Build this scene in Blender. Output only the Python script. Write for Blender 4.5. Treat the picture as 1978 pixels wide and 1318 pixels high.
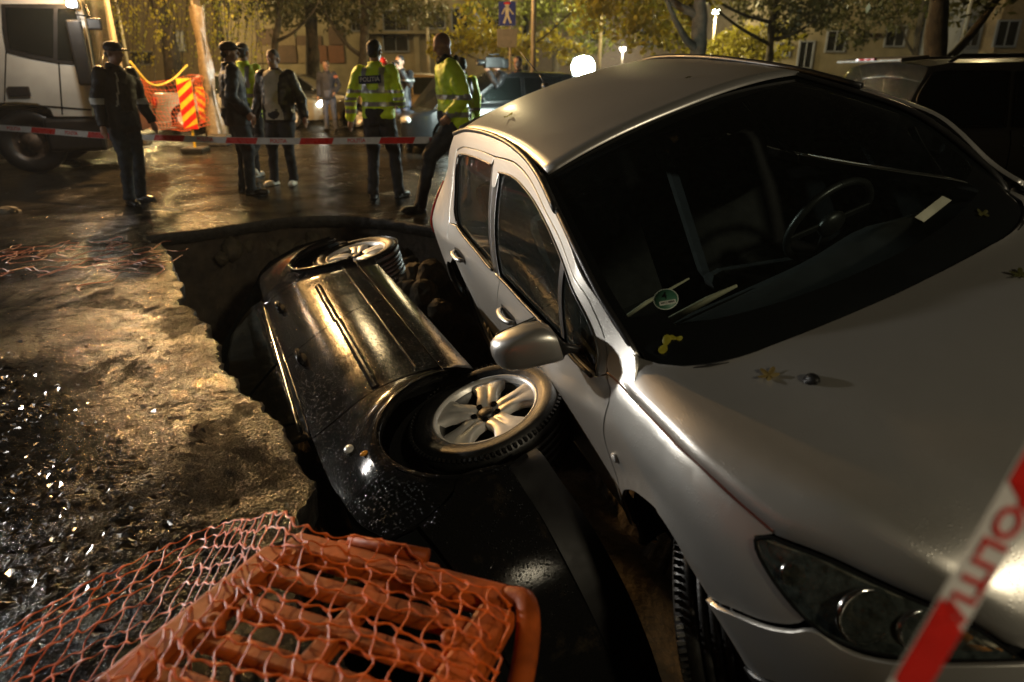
import bpy, bmesh, math, random
import numpy as np
from mathutils import Vector, Matrix, noise
from mathutils.geometry import delaunay_2d_cdt
R_ = math.radians
random.seed(7); rng = np.random.default_rng(7)
sc = bpy.context.scene
for o in list(bpy.data.objects): bpy.data.objects.remove(o)
col = sc.collection

# ------------------------------------------------------------------ camera
CAM_H = 1.40; FPX = 1319.0; PITCH = math.atan((659-145)/FPX)
cam_d = bpy.data.cameras.new('camera'); cam = bpy.data.objects.new('camera', cam_d); col.objects.link(cam)
cam_d.sensor_width = 36; cam_d.lens = 36*FPX/1978; cam_d.clip_start = .05; cam_d.clip_end = 600
cam.location = (0, 0, CAM_H); cam.rotation_euler = (math.pi/2-PITCH, 0, 0)
cam_d.dof.use_dof = True; cam_d.dof.focus_distance = 3.0; cam_d.dof.aperture_fstop = 2.2
sc.camera = cam
# ------------------------------------------------------------------ night sky
w = bpy.data.worlds.new('World'); sc.world = w; w.use_nodes = True
wn = w.node_tree.nodes; wl = w.node_tree.links; wn.clear()
sky = wn.new('ShaderNodeTexSky'); sky.sky_type = 'NISHITA'; sky.sun_disc = False
sky.sun_elevation = R_(-4); sky.sun_rotation = R_(-60); sky.altitude = 80
mixc = wn.new('ShaderNodeMix'); mixc.data_type = 'RGBA'; mixc.inputs[0].default_value = .75
mixc.inputs[7].default_value = (.060, .046, .026, 1)      # town glow on low cloud
bg = wn.new('ShaderNodeBackground'); bg.inputs[1].default_value = .13
wo = wn.new('ShaderNodeOutputWorld')
wl.new(sky.outputs[0], mixc.inputs[6]); wl.new(mixc.outputs[2], bg.inputs[0]); wl.new(bg.outputs[0], wo.inputs[0])
# ------------------------------------------------------------------ exposure / sampling
sc.view_settings.view_transform = 'Standard'; sc.view_settings.look = 'None'
sc.view_settings.exposure = 0.0; sc.view_settings.gamma = 1.0
sc.render.engine = 'CYCLES'; cy = sc.cycles
cy.use_denoising = True; cy.max_bounces = 7; cy.diffuse_bounces = 2; cy.glossy_bounces = 4
cy.transparent_max_bounces = 12; cy.transmission_bounces = 6
cy.sample_clamp_indirect = 3.0; cy.sample_clamp_direct = 0.0; cy.caustics_reflective = False; cy.caustics_refractive = False
cy.light_sampling_threshold = .003; cy.volume_bounces = 0

def gp(u, v, z=0.0):
    "ground point (height z) that the photograph shows at pixel u,v"
    c, s = math.cos(PITCH), math.sin(PITCH)
    x, y = (u-989)/FPX, (v-659)/FPX
    d = Vector((x, c-s*y, -s-c*y)); t = (z-CAM_H)/d.z
    return Vector((d.x*t, d.y*t, z))
def dp(u, v, Y):
    "point at world distance Y ahead that the photograph shows at pixel u,v"
    c, s = math.cos(PITCH), math.sin(PITCH)
    x, y = (u-989)/FPX, (v-659)/FPX
    d = Vector((x, c-s*y, -s-c*y)); t = Y/d.y
    return Vector((d.x*t, Y, CAM_H+d.z*t))

# ------------------------------------------------------------------ object helpers
def thing(name, label, cat, loc=(0,0,0), rotz=0, group=None, mat=None):
    o = bpy.data.objects.new(name, None); col.objects.link(o); o.empty_display_size = .1
    if mat is not None: o.matrix_world = mat
    else: o.location = loc; o.rotation_euler = (0, 0, rotz)
    o['label'] = label; o['category'] = cat
    if group: o['group'] = group
    return o
def tag(o, label=None, cat=None, group=None, kind=None):
    for k, v in (('label', label), ('category', cat), ('group', group), ('kind', kind)):
        if v: o[k] = v
    return o
def mesh_obj(name, verts, faces, mat, parent=None, smooth=True, mats=None, mi=None, loc=None):
    me = bpy.data.meshes.new(name); me.from_pydata([tuple(v) for v in verts], [], [tuple(f) for f in faces]); me.update()
    for m in (mats or [mat]): me.materials.append(m)
    if mi is not None: me.polygons.foreach_set('material_index', mi)
    if smooth: me.polygons.foreach_set('use_smooth', [True]*len(me.polygons))
    o = bpy.data.objects.new(name, me); col.objects.link(o)
    if parent: o.parent = parent
    if loc: o.location = loc
    return o
def copy_tree(o, parent=None):
    c = o.copy(); col.objects.link(c); c.parent = parent
    for ch in list(o.children): copy_tree(ch, c)
    return c

class MB:
    "collects boxes, tubes, lathes as one mesh"
    def __init__(s): s.v = []; s.f = []; s.sm = []
    def add(s, vs, fs, smooth=False):
        n = len(s.v); s.v += [tuple(v) for v in vs]; s.f += [tuple(i+n for i in f) for f in fs]; s.sm += [smooth]*len(fs); return s
    def box(s, c, d, rot=None, bev=.0):
        x, y, z = d[0]/2, d[1]/2, d[2]/2; b = min(bev, x*.9, y*.9, z*.9)
        M = rot if rot is not None else Matrix.Identity(3); c = Vector(c)
        if b <= 0:
            vs = [c+M@Vector((sx*x, sy*y, sz*z)) for sx in (-1,1) for sy in (-1,1) for sz in (-1,1)]
            return s.add(vs, [(0,1,3,2),(4,6,7,5),(0,4,5,1),(2,3,7,6),(0,2,6,4),(1,5,7,3)])
        bm = bmesh.new(); bmesh.ops.create_cube(bm, size=1)
        for v in bm.verts: v.co = Vector((v.co.x*2*x, v.co.y*2*y, v.co.z*2*z))
        bmesh.ops.bevel(bm, geom=bm.edges[:]+bm.verts[:], offset=b, segments=2, affect='EDGES', profile=.5)
        bm.verts.ensure_lookup_table(); bm.verts.index_update()
        vs = [c+M@v.co for v in bm.verts]; fs = [[v.index for v in f.verts] for f in bm.faces]; bm.free()
        return s.add(vs, fs, False)
    def tube(s, pts, r, seg=8, cap=True):
        pts = [Vector(p) for p in pts]; n = len(pts)
        rr = r if isinstance(r, (list, tuple)) else [r]*n
        vs = []; fs = []; up = None
        for i, p in enumerate(pts):
            t = (pts[min(i+1, n-1)]-pts[max(i-1, 0)])
            t = t.normalized() if t.length > 1e-9 else Vector((0,0,1))
            if up is None:
                up = t.orthogonal().normalized()
            else:
                up = (up-t*up.dot(t)); up = up.normalized() if up.length > 1e-6 else t.orthogonal().normalized()
            b = t.cross(up)
            for k in range(seg):
                a = 2*math.pi*k/seg; vs.append(p+(up*math.cos(a)+b*math.sin(a))*rr[i])
        for i in range(n-1):
            for k in range(seg):
                a, b2 = i*seg+k, i*seg+(k+1)%seg; fs.append((a, b2, b2+seg, a+seg))
        if cap: fs.append(tuple(range(seg-1, -1, -1))); fs.append(tuple((n-1)*seg+k for k in range(seg)))
        return s.add(vs, fs, True)
    def lathe(s, prof, c=(0,0,0), M=None, seg=48, closed=False):
        "prof (r,h): turned about local Z, M turns it"
        M = M or Matrix.Identity(3); c = Vector(c); vs = []; fs = []; n = len(prof)
        for k in range(seg):
            a = 2*math.pi*k/seg
            for r, h in prof: vs.append(c+M@Vector((r*math.cos(a), r*math.sin(a), h)))
        m = n if closed else n-1
        for k in range(seg):
            for i in range(m):
                j = (i+1) % n; k2 = (k+1) % seg; fs.append((k*n+i, k2*n+i, k2*n+j, k*n+j))
        return s.add(vs, fs, True)
    def ball(s, c, r, M=None, seg=16):
        r = r if isinstance(r, (tuple, list)) else (r, r, r); c = Vector(c); M = M or Matrix.Identity(3); vs = []; fs = []
        nr = seg//2+1
        for i in range(nr+1):
            th = math.pi*i/nr
            for k in range(seg):
                a = 2*math.pi*k/seg
                vs.append(c+M@Vector((r[0]*math.sin(th)*math.cos(a), r[1]*math.sin(th)*math.sin(a), r[2]*math.cos(th))))
        for i in range(nr):
            for k in range(seg): fs.append((i*seg+k, (i+1)*seg+k, (i+1)*seg+(k+1)%seg, i*seg+(k+1)%seg))
        return s.add(vs, fs, True)
    def prism(s, poly, h0, h1, M=None, c=(0,0,0)):
        "closed polygon in local XY between heights"
        M = M or Matrix.Identity(3); c = Vector(c); n = len(poly)
        vs = [c+M@Vector((p[0], p[1], h0)) for p in poly]+[c+M@Vector((p[0], p[1], h1)) for p in poly]
        fs = [tuple(range(n-1, -1, -1)), tuple(range(n, 2*n))]+[(i, (i+1)%n, n+(i+1)%n, n+i) for i in range(n)]
        return s.add(vs, fs)
    def build(s, name, mat, parent=None, mats=None):
        o = mesh_obj(name, s.v, s.f, mat, parent, smooth=False)
        o.data.polygons.foreach_set('use_smooth', s.sm); return o

def ip(x, xs, ys):
    n = len(xs)
    if x <= xs[0]: return ys[0]
    if x >= xs[-1]: return ys[-1]
    k = 0
    while x > xs[k+1]: k += 1
    def sl(i):
        if i == 0: return (ys[1]-ys[0])/(xs[1]-xs[0])
        if i == n-1: return (ys[-1]-ys[-2])/(xs[-1]-xs[-2])
        a = (ys[i]-ys[i-1])/(xs[i]-xs[i-1]); b = (ys[i+1]-ys[i])/(xs[i+1]-xs[i])
        return 0 if a*b <= 0 else 2*a*b/(a+b)
    h = xs[k+1]-xs[k]; t = (x-xs[k])/h; m0 = sl(k)*h; m1 = sl(k+1)*h
    return (2*t**3-3*t*t+1)*ys[k]+(t**3-2*t*t+t)*m0+(-2*t**3+3*t*t)*ys[k+1]+(t**3-t*t)*m1
def smooth_fn(xs, ys, sig):
    "smoothed look-up through the given stations, free of kinks that would show in reflections"
    X = np.linspace(xs[0]-3*sig, xs[-1]+3*sig, 700); Y = np.array([ip(x, xs, ys) for x in X]); h = X[1]-X[0]
    k = np.exp(-.5*(np.arange(-int(4*sig/h), int(4*sig/h)+1)*h/sig)**2); k /= k.sum(); m = len(k)//2
    sl0 = (ys[1]-ys[0])/(xs[1]-xs[0]); sl1 = (ys[-1]-ys[-2])/(xs[-1]-xs[-2])
    Y = np.where(X < xs[0], ys[0]+(X-xs[0])*sl0, np.where(X > xs[-1], ys[-1]+(X-xs[-1])*sl1, Y))
    Y = np.convolve(np.pad(Y, m, mode='reflect', reflect_type='odd'), k, 'valid'); x0 = X[0]; n = len(X)
    def f(x):
        q = min(max((x-x0)/h, 0), n-1.001); i = int(q); q -= i; return float(Y[i]*(1-q)+Y[i+1]*q)
    return f
def cr(pts, n=6):
    "Catmull-Rom through tuples, n steps a span"
    P = [np.array(p, float) for p in pts]
    if len(P) < 3: return [P[0]+(P[-1]-P[0])*k/n for k in range(n+1)]
    P = [2*P[0]-P[1]]+P+[2*P[-1]-P[-2]]; out = []
    for i in range(1, len(P)-2):
        p0, p1, p2, p3 = P[i-1:i+3]
        for k in range(n):
            t = k/n; out.append(.5*((2*p1)+(-p0+p2)*t+(2*p0-5*p1+4*p2-p3)*t*t+(-p0+3*p1-3*p2+p3)*t**3))
    out.append(P[-2]); return out
def resamp(pts, step=None, n=None):
    P = np.array(pts, float); d = np.r_[0, np.cumsum(np.linalg.norm(np.diff(P, axis=0), axis=1))]
    if n is None: n = max(2, int(round(d[-1]/step))+1)
    t = np.linspace(0, d[-1], n)
    return np.c_[tuple(np.interp(t, d, P[:, k]) for k in range(P.shape[1]))]
def outline(*curves, step=.03):
    "closed outline from open curves; corners stay sharp where curves meet"
    out = []
    for c in curves:
        q = resamp(cr(c) if len(c) > 2 else c, step); out += list(q[:-1])
    return np.array(out)
def inside(poly, p):
    x, y = p; c = False; n = len(poly); j = n-1
    for i in range(n):
        xi, yi = poly[i]; xj, yj = poly[j]
        if (yi > y) != (yj > y) and x < (xj-xi)*(y-yi)/(yj-yi)+xi: c = not c
        j = i
    return c
def sheet(name, out, fn, mat, parent, step=.04, lip=.014, mirror=False, off=0.0, center=(-1.3, 0, .4)):
    "panel: 2-D outline filled with triangles, mapped through fn to 3-D, edges turned inward by lip"
    out = np.array(out); n = len(out)
    seg2 = np.roll(out, -1, 0)
    mn = out.min(0); mx = out.max(0); inner = []
    xs = np.arange(mn[0]+step*.5, mx[0], step); ys = np.arange(mn[1]+step*.5, mx[1], step*.87)
    for j, y in enumerate(ys):
        for x in xs+(step*.5 if j % 2 else 0):
            p = np.array((x, y))
            ab = seg2-out; t = np.clip(((p-out)*ab).sum(1)/np.maximum((ab*ab).sum(1), 1e-12), 0, 1)
            if np.min(np.linalg.norm(out+ab*t[:, None]-p, axis=1)) > step*.45 and inside(out, p): inner.append(p)
    pts = [Vector(p) for p in out]+[Vector(p) for p in inner]
    r = delaunay_2d_cdt(pts, [(i, (i+1) % n) for i in range(n)], [], 1, 1e-6)
    V2, F = r[0], r[2]; e = 1e-3
    def nrm(a, b):
        p = Vector(fn(a, b)); t1 = Vector(fn(a+e, b))-p; t2 = Vector(fn(a, b+e))-p; q = t1.cross(t2)
        q = q.normalized() if q.length > 1e-12 else Vector((0, 0, 1)); return p, q
    PN = [nrm(v.x, v.y) for v in V2]
    C = Vector(center); sg = 1 if sum((q.dot(p-C) for p, q in PN)) > 0 else -1
    vs = [p+q*sg*off for p, q in PN]; fs = [tuple(f) for f in F]
    a, b, c = (vs[i] for i in fs[0][:3])
    tot = sum(((vs[f[1]]-vs[f[0]]).cross(vs[f[2]]-vs[f[0]])).dot(PN[f[0]][1]*sg) for f in fs)
    if tot < 0: fs = [f[::-1] for f in fs]
    NR = [q*sg for p, q in PN]; keep = len(vs)
    if lip:
        # boundary edges -> inward skirt
        cnt = {}
        for f in fs:
            for i in range(len(f)):
                k = (f[i], f[(i+1) % len(f)]); cnt[k] = cnt.get(k, 0)+1
        bd = [k for k in cnt if (k[1], k[0]) not in cnt]; mp = {}; tg = {}
        for i, j in bd:
            t_ = (vs[j]-vs[i]).cross(NR[i])
            if t_.length > 0: t_.normalize()
            for k in (i, j): tg[k] = tg.get(k, Vector((0, 0, 0)))+t_
        for k in tg:
            t_ = tg[k].normalized() if tg[k].length > 1e-9 else NR[k]; q = NR[k]; mp[k] = (len(vs), len(vs)+1)
            vs.append(vs[k]+t_*.0016-q*.0020); NR.append((q*.55+t_*.85).normalized())
            vs.append(vs[k]+t_*.0018-q*lip); NR.append(t_)
        for i, j in bd: fs.append((j, i, mp[i][0], mp[j][0])); fs.append((mp[j][0], mp[i][0], mp[i][1], mp[j][1]))
    if mirror: vs = [Vector((v.x, -v.y, v.z)) for v in vs]; fs = [f[::-1] for f in fs]; NR = [Vector((v.x, -v.y, v.z)) for v in NR]
    o = mesh_obj(name, vs, fs, mat, parent)
    o.data.normals_split_custom_set_from_vertices([tuple(q) for q in NR])
    return o
def loft(name, rows, mat, parent, flip=False, nu=None, closed=False):
    rows = [list(r) for r in rows]; m = len(rows[0]); vs = [p for r in rows for p in r]; fs = []
    for i in range(len(rows)-1):
        for k in range(m if closed else m-1):
            a, b = i*m+k, i*m+(k+1) % m; f = (a, b, b+m, a+m); fs.append(f[::-1] if flip else f)
    return mesh_obj(name, vs, fs, mat, parent)
def text_mesh(name, s, size, mat, parent, M, extrude=.0006, align='CENTER'):
    cu = bpy.data.curves.new(name, 'FONT'); cu.body = s; cu.size = size; cu.extrude = extrude; cu.align_x = align; cu.align_y = 'CENTER'
    cu.offset = size*.018; cu.resolution_u = 3
    o = bpy.data.objects.new(name, cu); col.objects.link(o)
    dg = bpy.context.evaluated_depsgraph_get(); me = bpy.data.meshes.new_from_object(o.evaluated_get(dg))
    bpy.data.objects.remove(o); me.materials.clear(); me.materials.append(mat)
    q = bpy.data.objects.new(name, me); col.objects.link(q); q.parent = parent; q.matrix_local = M; return q
def bake_mods(o):
    dg = bpy.context.evaluated_depsgraph_get(); me = bpy.data.meshes.new_from_object(o.evaluated_get(dg))
    o.modifiers.clear(); o.data = me; return o
def rotz(a): return Matrix.Rotation(a, 3, 'Z')

# ------------------------------------------------------------------ materials
def newmat(name):
    m = bpy.data.materials.new(name); m.use_nodes = True; nt = m.node_tree; nt.nodes.clear()
    out = nt.nodes.new('ShaderNodeOutputMaterial'); return m, nt, out
def pbsdf(nt, **k):
    b = nt.nodes.new('ShaderNodeBsdfPrincipled')
    for a, v in k.items():
        b.inputs[a.replace('_', ' ')].default_value = v if not (isinstance(v, tuple) and len(v) == 3) else (*v, 1)
    return b
def nz(nt, scale, detail=3, rough=.55, coord='Object', dist=0, kind='noise'):
    tc = nt.nodes.new('ShaderNodeTexCoord')
    if kind == 'noise':
        n = nt.nodes.new('ShaderNodeTexNoise'); n.inputs['Scale'].default_value = scale; n.inputs['Detail'].default_value = detail
        n.inputs['Roughness'].default_value = rough; n.inputs['Distortion'].default_value = dist
    else:
        n = nt.nodes.new('ShaderNodeTexVoronoi'); n.inputs['Scale'].default_value = scale; n.feature = kind
    nt.links.new(tc.outputs[coord], n.inputs['Vector']); return n
def ramp(nt, src, stops, sock=None):
    r = nt.nodes.new('ShaderNodeValToRGB'); e = r.color_ramp.elements
    while len(e) < len(stops): e.new(.5)
    for i, (p, c) in enumerate(stops):
        e[i].position = p; e[i].color = (*c, 1) if isinstance(c, tuple) else (c, c, c, 1)
    nt.links.new(src, r.inputs[0]); return r.outputs[0]
def bump(nt, src, dist=.01, strength=1.0, prev=None):
    b = nt.nodes.new('ShaderNodeBump'); b.inputs['Distance'].default_value = dist; b.inputs['Strength'].default_value = strength
    nt.links.new(src, b.inputs['Height'])
    if prev: nt.links.new(prev, b.inputs['Normal'])
    return b.outputs[0]
def simple(name, c, rough=.5, metal=0, var=.25, scale=8, bmp=0, bscale=60, coat=0, spec=.5, sheen=0):
    m, nt, out = newmat(name); b = pbsdf(nt, Roughness=rough, Metallic=metal, Coat_Weight=coat, Specular_IOR_Level=spec, Sheen_Weight=sheen)
    n = nz(nt, scale, 4)
    lo = tuple(x*(1-var) for x in c); hi = tuple(min(1, x*(1+var)) for x in c)
    nt.links.new(ramp(nt, n.outputs[0], [(.3, lo), (.7, hi)]), b.inputs['Base Color'])
    nt.links.new(ramp(nt, nz(nt, scale*2.3, 3).outputs[0], [(.3, max(0, rough-.08)), (.7, min(1, rough+.08))]), b.inputs['Roughness'])
    if bmp: nt.links.new(bump(nt, nz(nt, bscale, 4).outputs[0], bmp), b.inputs['Normal'])
    nt.links.new(b.outputs[0], out.inputs[0]); return m
def emis(name, c, s):
    m, nt, out = newmat(name); e = nt.nodes.new('ShaderNodeEmission'); e.inputs[0].default_value = (*c, 1); e.inputs[1].default_value = s
    nt.links.new(e.outputs[0], out.inputs[0]); return m
def paint(name, c, metal, rough, coat=.6, crough=.06, drops=1.0, dscale=150, dirt=.15):
    "car paint: flake layer under a coat, beaded with rain drops and a little dirt"
    m, nt, out = newmat(name)
    b = pbsdf(nt, Metallic=metal, Roughness=rough, Coat_Weight=coat, Coat_Roughness=crough)
    n = nz(nt, 3.0, 5, .6)
    nt.links.new(ramp(nt, n.outputs[0], [(.25, tuple(x*(1-dirt) for x in c)), (.7, c)]), b.inputs['Base Color'])
    v = nz(nt, dscale, kind='F1'); v2 = nz(nt, 14, 3, .6)
    dr = ramp(nt, v.outputs['Distance'], [(.0, 1.0), (.22, .75), (.34, 0.0)])
    mk = ramp(nt, v2.outputs[0], [(.44, 0.0), (.60, 1.0)])
    mu = nt.nodes.new('ShaderNodeMath'); mu.operation = 'MULTIPLY'; nt.links.new(dr, mu.inputs[0]); nt.links.new(mk, mu.inputs[1])
    bn = bump(nt, mu.outputs[0], .0012*drops)
    nt.links.new(bn, b.inputs['Normal']); nt.links.new(bn, b.inputs['Coat Normal'])
    nt.links.new(ramp(nt, nz(nt, 20, 4, .7).outputs[0], [(.3, rough-.012), (.75, rough+.02)]), b.inputs['Roughness'])
    nt.links.new(b.outputs[0], out.inputs[0]); return m
def glassm(name, tint, rough=.02, drops=0.0, film=0.0, ior=1.5):
    "thin pane: tinted see-through plus mirror reflection, rain drops / film as relief"
    m, nt, out = newmat(name)
    tr = nt.nodes.new('ShaderNodeBsdfTransparent'); tr.inputs[0].default_value = (*tint, 1)
    gl = nt.nodes.new('ShaderNodeBsdfGlossy'); gl.inputs['Roughness'].default_value = rough
    fr = nt.nodes.new('ShaderNodeFresnel'); fr.inputs[0].default_value = ior
    mx = nt.nodes.new('ShaderNodeMixShader'); nt.links.new(fr.outputs[0], mx.inputs[0]); nt.links.new(tr.outputs[0], mx.inputs[1]); nt.links.new(gl.outputs[0], mx.inputs[2])
    last = mx
    if drops:
        v = nz(nt, 110, kind='F1'); bn = bump(nt, ramp(nt, v.outputs['Distance'], [(0, 1.0), (.25, .6), (.33, 0.0)]), .001*drops)
        nt.links.new(bn, gl.inputs['Normal'])
    if film:
        df = nt.nodes.new('ShaderNodeBsdfDiffuse'); df.inputs[0].default_value = (.5, .62, .58, 1)
        m2 = nt.nodes.new('ShaderNodeMixShader')
        f = ramp(nt, nz(nt, 45, 5, .7).outputs[0], [(.35, film*.2), (.75, film)])
        nt.links.new(f, m2.inputs[0]); nt.links.new(mx.outputs[0], m2.inputs[1]); nt.links.new(df.outputs[0], m2.inputs[2]); last = m2
    nt.links.new(last.outputs[0], out.inputs[0]); return m

def blackpaint():
    "black paint, scraped lengthwise by the earth and covered in rain beads"
    m, nt, out = newmat('black_paint'); L = nt.links.new
    b = pbsdf(nt, Base_Color=(.006, .006, .006), Roughness=.32, Coat_Weight=.12, Coat_Roughness=.03, Specular_IOR_Level=.04)
    tc = nt.nodes.new('ShaderNodeTexCoord'); mp = nt.nodes.new('ShaderNodeMapping'); mp.inputs['Scale'].default_value = (9, 60, 26); mp.inputs['Rotation'].default_value = (0, .5, 0); L(tc.outputs['Object'], mp.inputs[0])
    n = nt.nodes.new('ShaderNodeTexNoise'); n.inputs['Scale'].default_value = 3.0; n.inputs['Detail'].default_value = 5; n.inputs['Roughness'].default_value = .7; L(mp.outputs[0], n.inputs['Vector'])
    v = nz(nt, 95, kind='F1'); dr = ramp(nt, v.outputs['Distance'], [(0, 1.0), (.22, .75), (.34, 0.0)]); pm = nz(nt, 5, 5, .7)
    mk = ramp(nt, nz(nt, 16, 3, .6).outputs[0], [(.40, 0.0), (.55, 1.0)]); mu = nt.nodes.new('ShaderNodeMath'); mu.operation = 'MULTIPLY'; L(dr, mu.inputs[0]); L(mk, mu.inputs[1])
    b1 = bump(nt, n.outputs[0], .0005, .8); b2 = bump(nt, mu.outputs[0], .0022, 1.0, b1); L(b2, b.inputs['Normal']); L(b2, b.inputs['Coat Normal'])
    L(ramp(nt, pm.outputs[0], [(.35, .08), (.7, .2)]), b.inputs['Roughness']); L(ramp(nt, pm.outputs[0], [(.4, .02), (.75, .09)]), b.inputs['Coat Roughness'])
    L(ramp(nt, nz(nt, 7, 6, .75).outputs[0], [(.55, (.006, .006, .006)), (.78, (.030, .024, .016))]), b.inputs['Base Color'])
    L(b.outputs[0], out.inputs[0]); return m
M = {}
M['silver'] = paint('silver_paint', (.52, .51, .48), .80, .37, .20, .14, .22, 120, .04)
M['blackpaint'] = blackpaint()
M['blacktrim'] = simple('black_trim', (.012, .012, .012), .38, bmp=.0004, bscale=300)
M['gap'] = simple('dark_gap', (.004, .004, .004), .9, spec=.1)
M['rubber'] = simple('tyre_rubber', (.007, .007, .0065), .42, bmp=.001, bscale=120, var=.4, scale=14)
M['alloy'] = simple('alloy', (.74, .72, .68), .40, .35, var=.12, scale=20, bmp=.0003, bscale=80)
M['tyre_dark'] = simple('black_plastic', (.006, .006, .006), .5, spec=.25)
M['alloydark'] = simple('alloy_dark', (.07, .07, .07), .45, .8)
M['chrome'] = simple('chrome', (.65, .65, .63), .12, 1.0, var=.08)
M['steel'] = simple('rusty_steel', (.08, .06, .045), .6, .5, var=.5, scale=18, bmp=.002, bscale=50)
M['redgap'] = simple('edge_red', (.10, .02, .012), .5)
M['frit'] = simple('black_glass_border', (.005, .006, .006), .10, var=.1)
M['windscreen'] = glassm('windscreen', (.80, .88, .85), .015, .0, .008)
M['sideglass'] = glassm('side_glass', (.50, .60, .57), .04, .8, .03)
M['clearside'] = glassm('far_side_glass', (.85, .92, .90), .02, .3, .01)
M['darkglass'] = glassm('dark_glass', (.16, .20, .19), .05, .4, .02)
M['mist'] = glassm('misted_glass', (.8, .9, .86), .25, 1.5, .16)
M['interior'] = simple('interior_grey', (.022, .022, .022), .75, bmp=.0008, bscale=200)
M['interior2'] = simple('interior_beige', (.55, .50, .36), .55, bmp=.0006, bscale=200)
M['seat'] = simple('seat_fabric', (.010, .010, .011), .95, bmp=.001, bscale=300)
M['lens'] = glassm('headlamp_lens', (.85, .83, .74), .05, .5, .09)
M['reflector'] = simple('lamp_reflector', (.75, .73, .68), .12, 1.0, var=.1, scale=60, bmp=.004, bscale=45)
M['bezel'] = simple('lamp_bezel', (.55, .53, .44), .25, .35, var=.5, scale=25, bmp=.006, bscale=26)
M['amberlens'] = simple('amber_lens', (.75, .30, .02), .15, var=.2, bmp=.003, bscale=70, coat=1)
M['whitelens'] = simple('clear_lens', (.6, .6, .58), .12, coat=1, bmp=.002, bscale=90)
M['redlens'] = simple('red_lens', (.45, .01, .01), .12, coat=1)
# =================================================================== wheels
def wheel(parent, c, side, r=.315, wd=.205, rr=.215, spin=0.0, steer=0.0, full=True, tyrem=None, label=None, tilt=0.0):
    "wheel under parent: part 'wheel' (tyre) with rim and hub as sub-parts; local Z of the lathe = outward"
    out = Vector((0, side, 0)); Mx = Matrix(((1, 0, 0), (0, 0, side), (0, 1, 0))).transposed() if side < 0 else Matrix(((1, 0, 0), (0, 0, 1), (0, -1, 0)))
    Mx = Matrix.Rotation(steer, 3, 'Z') @ Matrix.Rotation(tilt, 3, 'X') @ Matrix((Vector((1, 0, 0)), Vector((0, 0, 1))*(-side), Vector((0, side, 0)))).transposed()
    h = wd/2; seg = 72 if full else 28
    prof = [(rr-.012, -h+.03), (rr, -h+.005), (rr+.02, -h-.004), (r-.045, -h-.010), (r-.016, -h+.004), (r-.004, -h+.025)]
    if full:
        for k in range(5):
            a = -h+.032+k*(wd-.064)/5; bw = (wd-.064)/5
            prof += [(r, a), (r, a+bw*.78), (r-.008, a+bw*.80), (r-.008, a+bw*.98)]
        prof = prof[:-2]
    else: prof += [(r, -h+.04), (r, h-.04)]
    prof += [(r-.004, h-.025), (r-.016, h-.004), (r-.03, h+.006), (r-.034, h+.0085), (r-.042, h+.009), (rr+.030, h+.008), (rr+.026, h+.005), (rr+.012, h+.001), (rr, h-.008), (rr-.012, h-.02)]
    t = MB().lathe(prof, c, Mx, seg, closed=True)
    if full:      # shoulder blocks
        for k in range(90):
            a = 2*math.pi*k/90
            for sgn in (-1, 1):
                p = Vector((math.cos(a)*(r-.007), math.sin(a)*(r-.007), sgn*(h-.012)))
                t.box(Vector(c)+Mx@p, (.013, .010, .026), Mx@Matrix.Rotation(a, 3, 'Z')@Matrix.Rotation(sgn*.5, 3, 'Y'))
    w_ = t.build('wheel', tyrem or M['rubber'], parent)
    w_.data.transform(Matrix.Translation(-Vector(c))); w_.location = c
    b = MB().lathe([(rr-.014, -h+.03), (rr-.035, -h+.05), (rr-.035, h-.05), (rr-.016, h-.028)], (0,0,0), Mx, seg).build('rim_barrel', M['alloydark'], w_)
    d = MB().lathe([(.001, -.01), (rr*.62, -.01), (rr*.62, .0), (.001, .0)], (0,0,0), Mx, 32).build('brake_disc', M['steel'], w_)
    m = MB()
    m.lathe([(rr-.020, h-.034), (rr-.012, h-.016), (rr-.003, h-.005), (rr+.003, h-.004), (rr+.004, h-.010), (rr-.004, h-.02)], (0,0,0), Mx, seg)
    m.build('rim', M['alloy'], w_)
    # five broad spokes with a groove down the middle
    for q in range(5):
        th = spin+2*math.pi*q/5; rows = []
        st = [(.030, .036, -.040, 0), (.055, .045, -.028, .2), (.075, .045, -.021, .6), (.105, .044, -.017, 1.0), (.14, .050, -.015, .55), (.17, .062, -.015, .15), (rr-.012, .078, -.018, 0)]
        k_ = rr/.215
        for (ra, hw, hz, gr) in st:
            row = []
            for u in (-1.0, -1.0, -.86, -.45, -.13, 0, .13, .45, .86, 1.0, 1.0):
                i = len(row); zz = h+hz; x = u*hw*k_
                if i in (0, 10): zz -= .035
                elif abs(u) > .95: zz -= .006
                if abs(u) < .05: zz -= .012*gr
                elif abs(u) < .2: zz -= .001
                rad = ra*k_ if ra < .16 else math.sqrt(max((ra*k_ if ra != st[-1][0] else ra)**2-x*x*.75, .0001))
                row.append(Mx@Matrix.Rotation(th, 3, 'Z')@Vector((rad, x, zz)))
            rows.append(row)
        loft('spoke', rows, M['alloy'], w_, flip=False)
    hb = MB().lathe([(.034, h-.045), (.034, h-.028), (.030, h-.024), (.001, h-.022)], (0,0,0), Mx, 24)
    hb.build('hub_cap', M['alloydark'], w_)
    for q in range(5):
        th = spin+math.pi/5*0+2*math.pi*(q+.5)/5
        p = Mx@Vector((math.cos(th)*.052, math.sin(th)*.052, h-.03))
        if full: MB().lathe([(.0125, -.004), (.0125, .008), (.009, .008), (.008, -.001), (.001, -.001)], p, Mx, 12).build('wheel_bolt', M['gap'], w_)
    return w_

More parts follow.
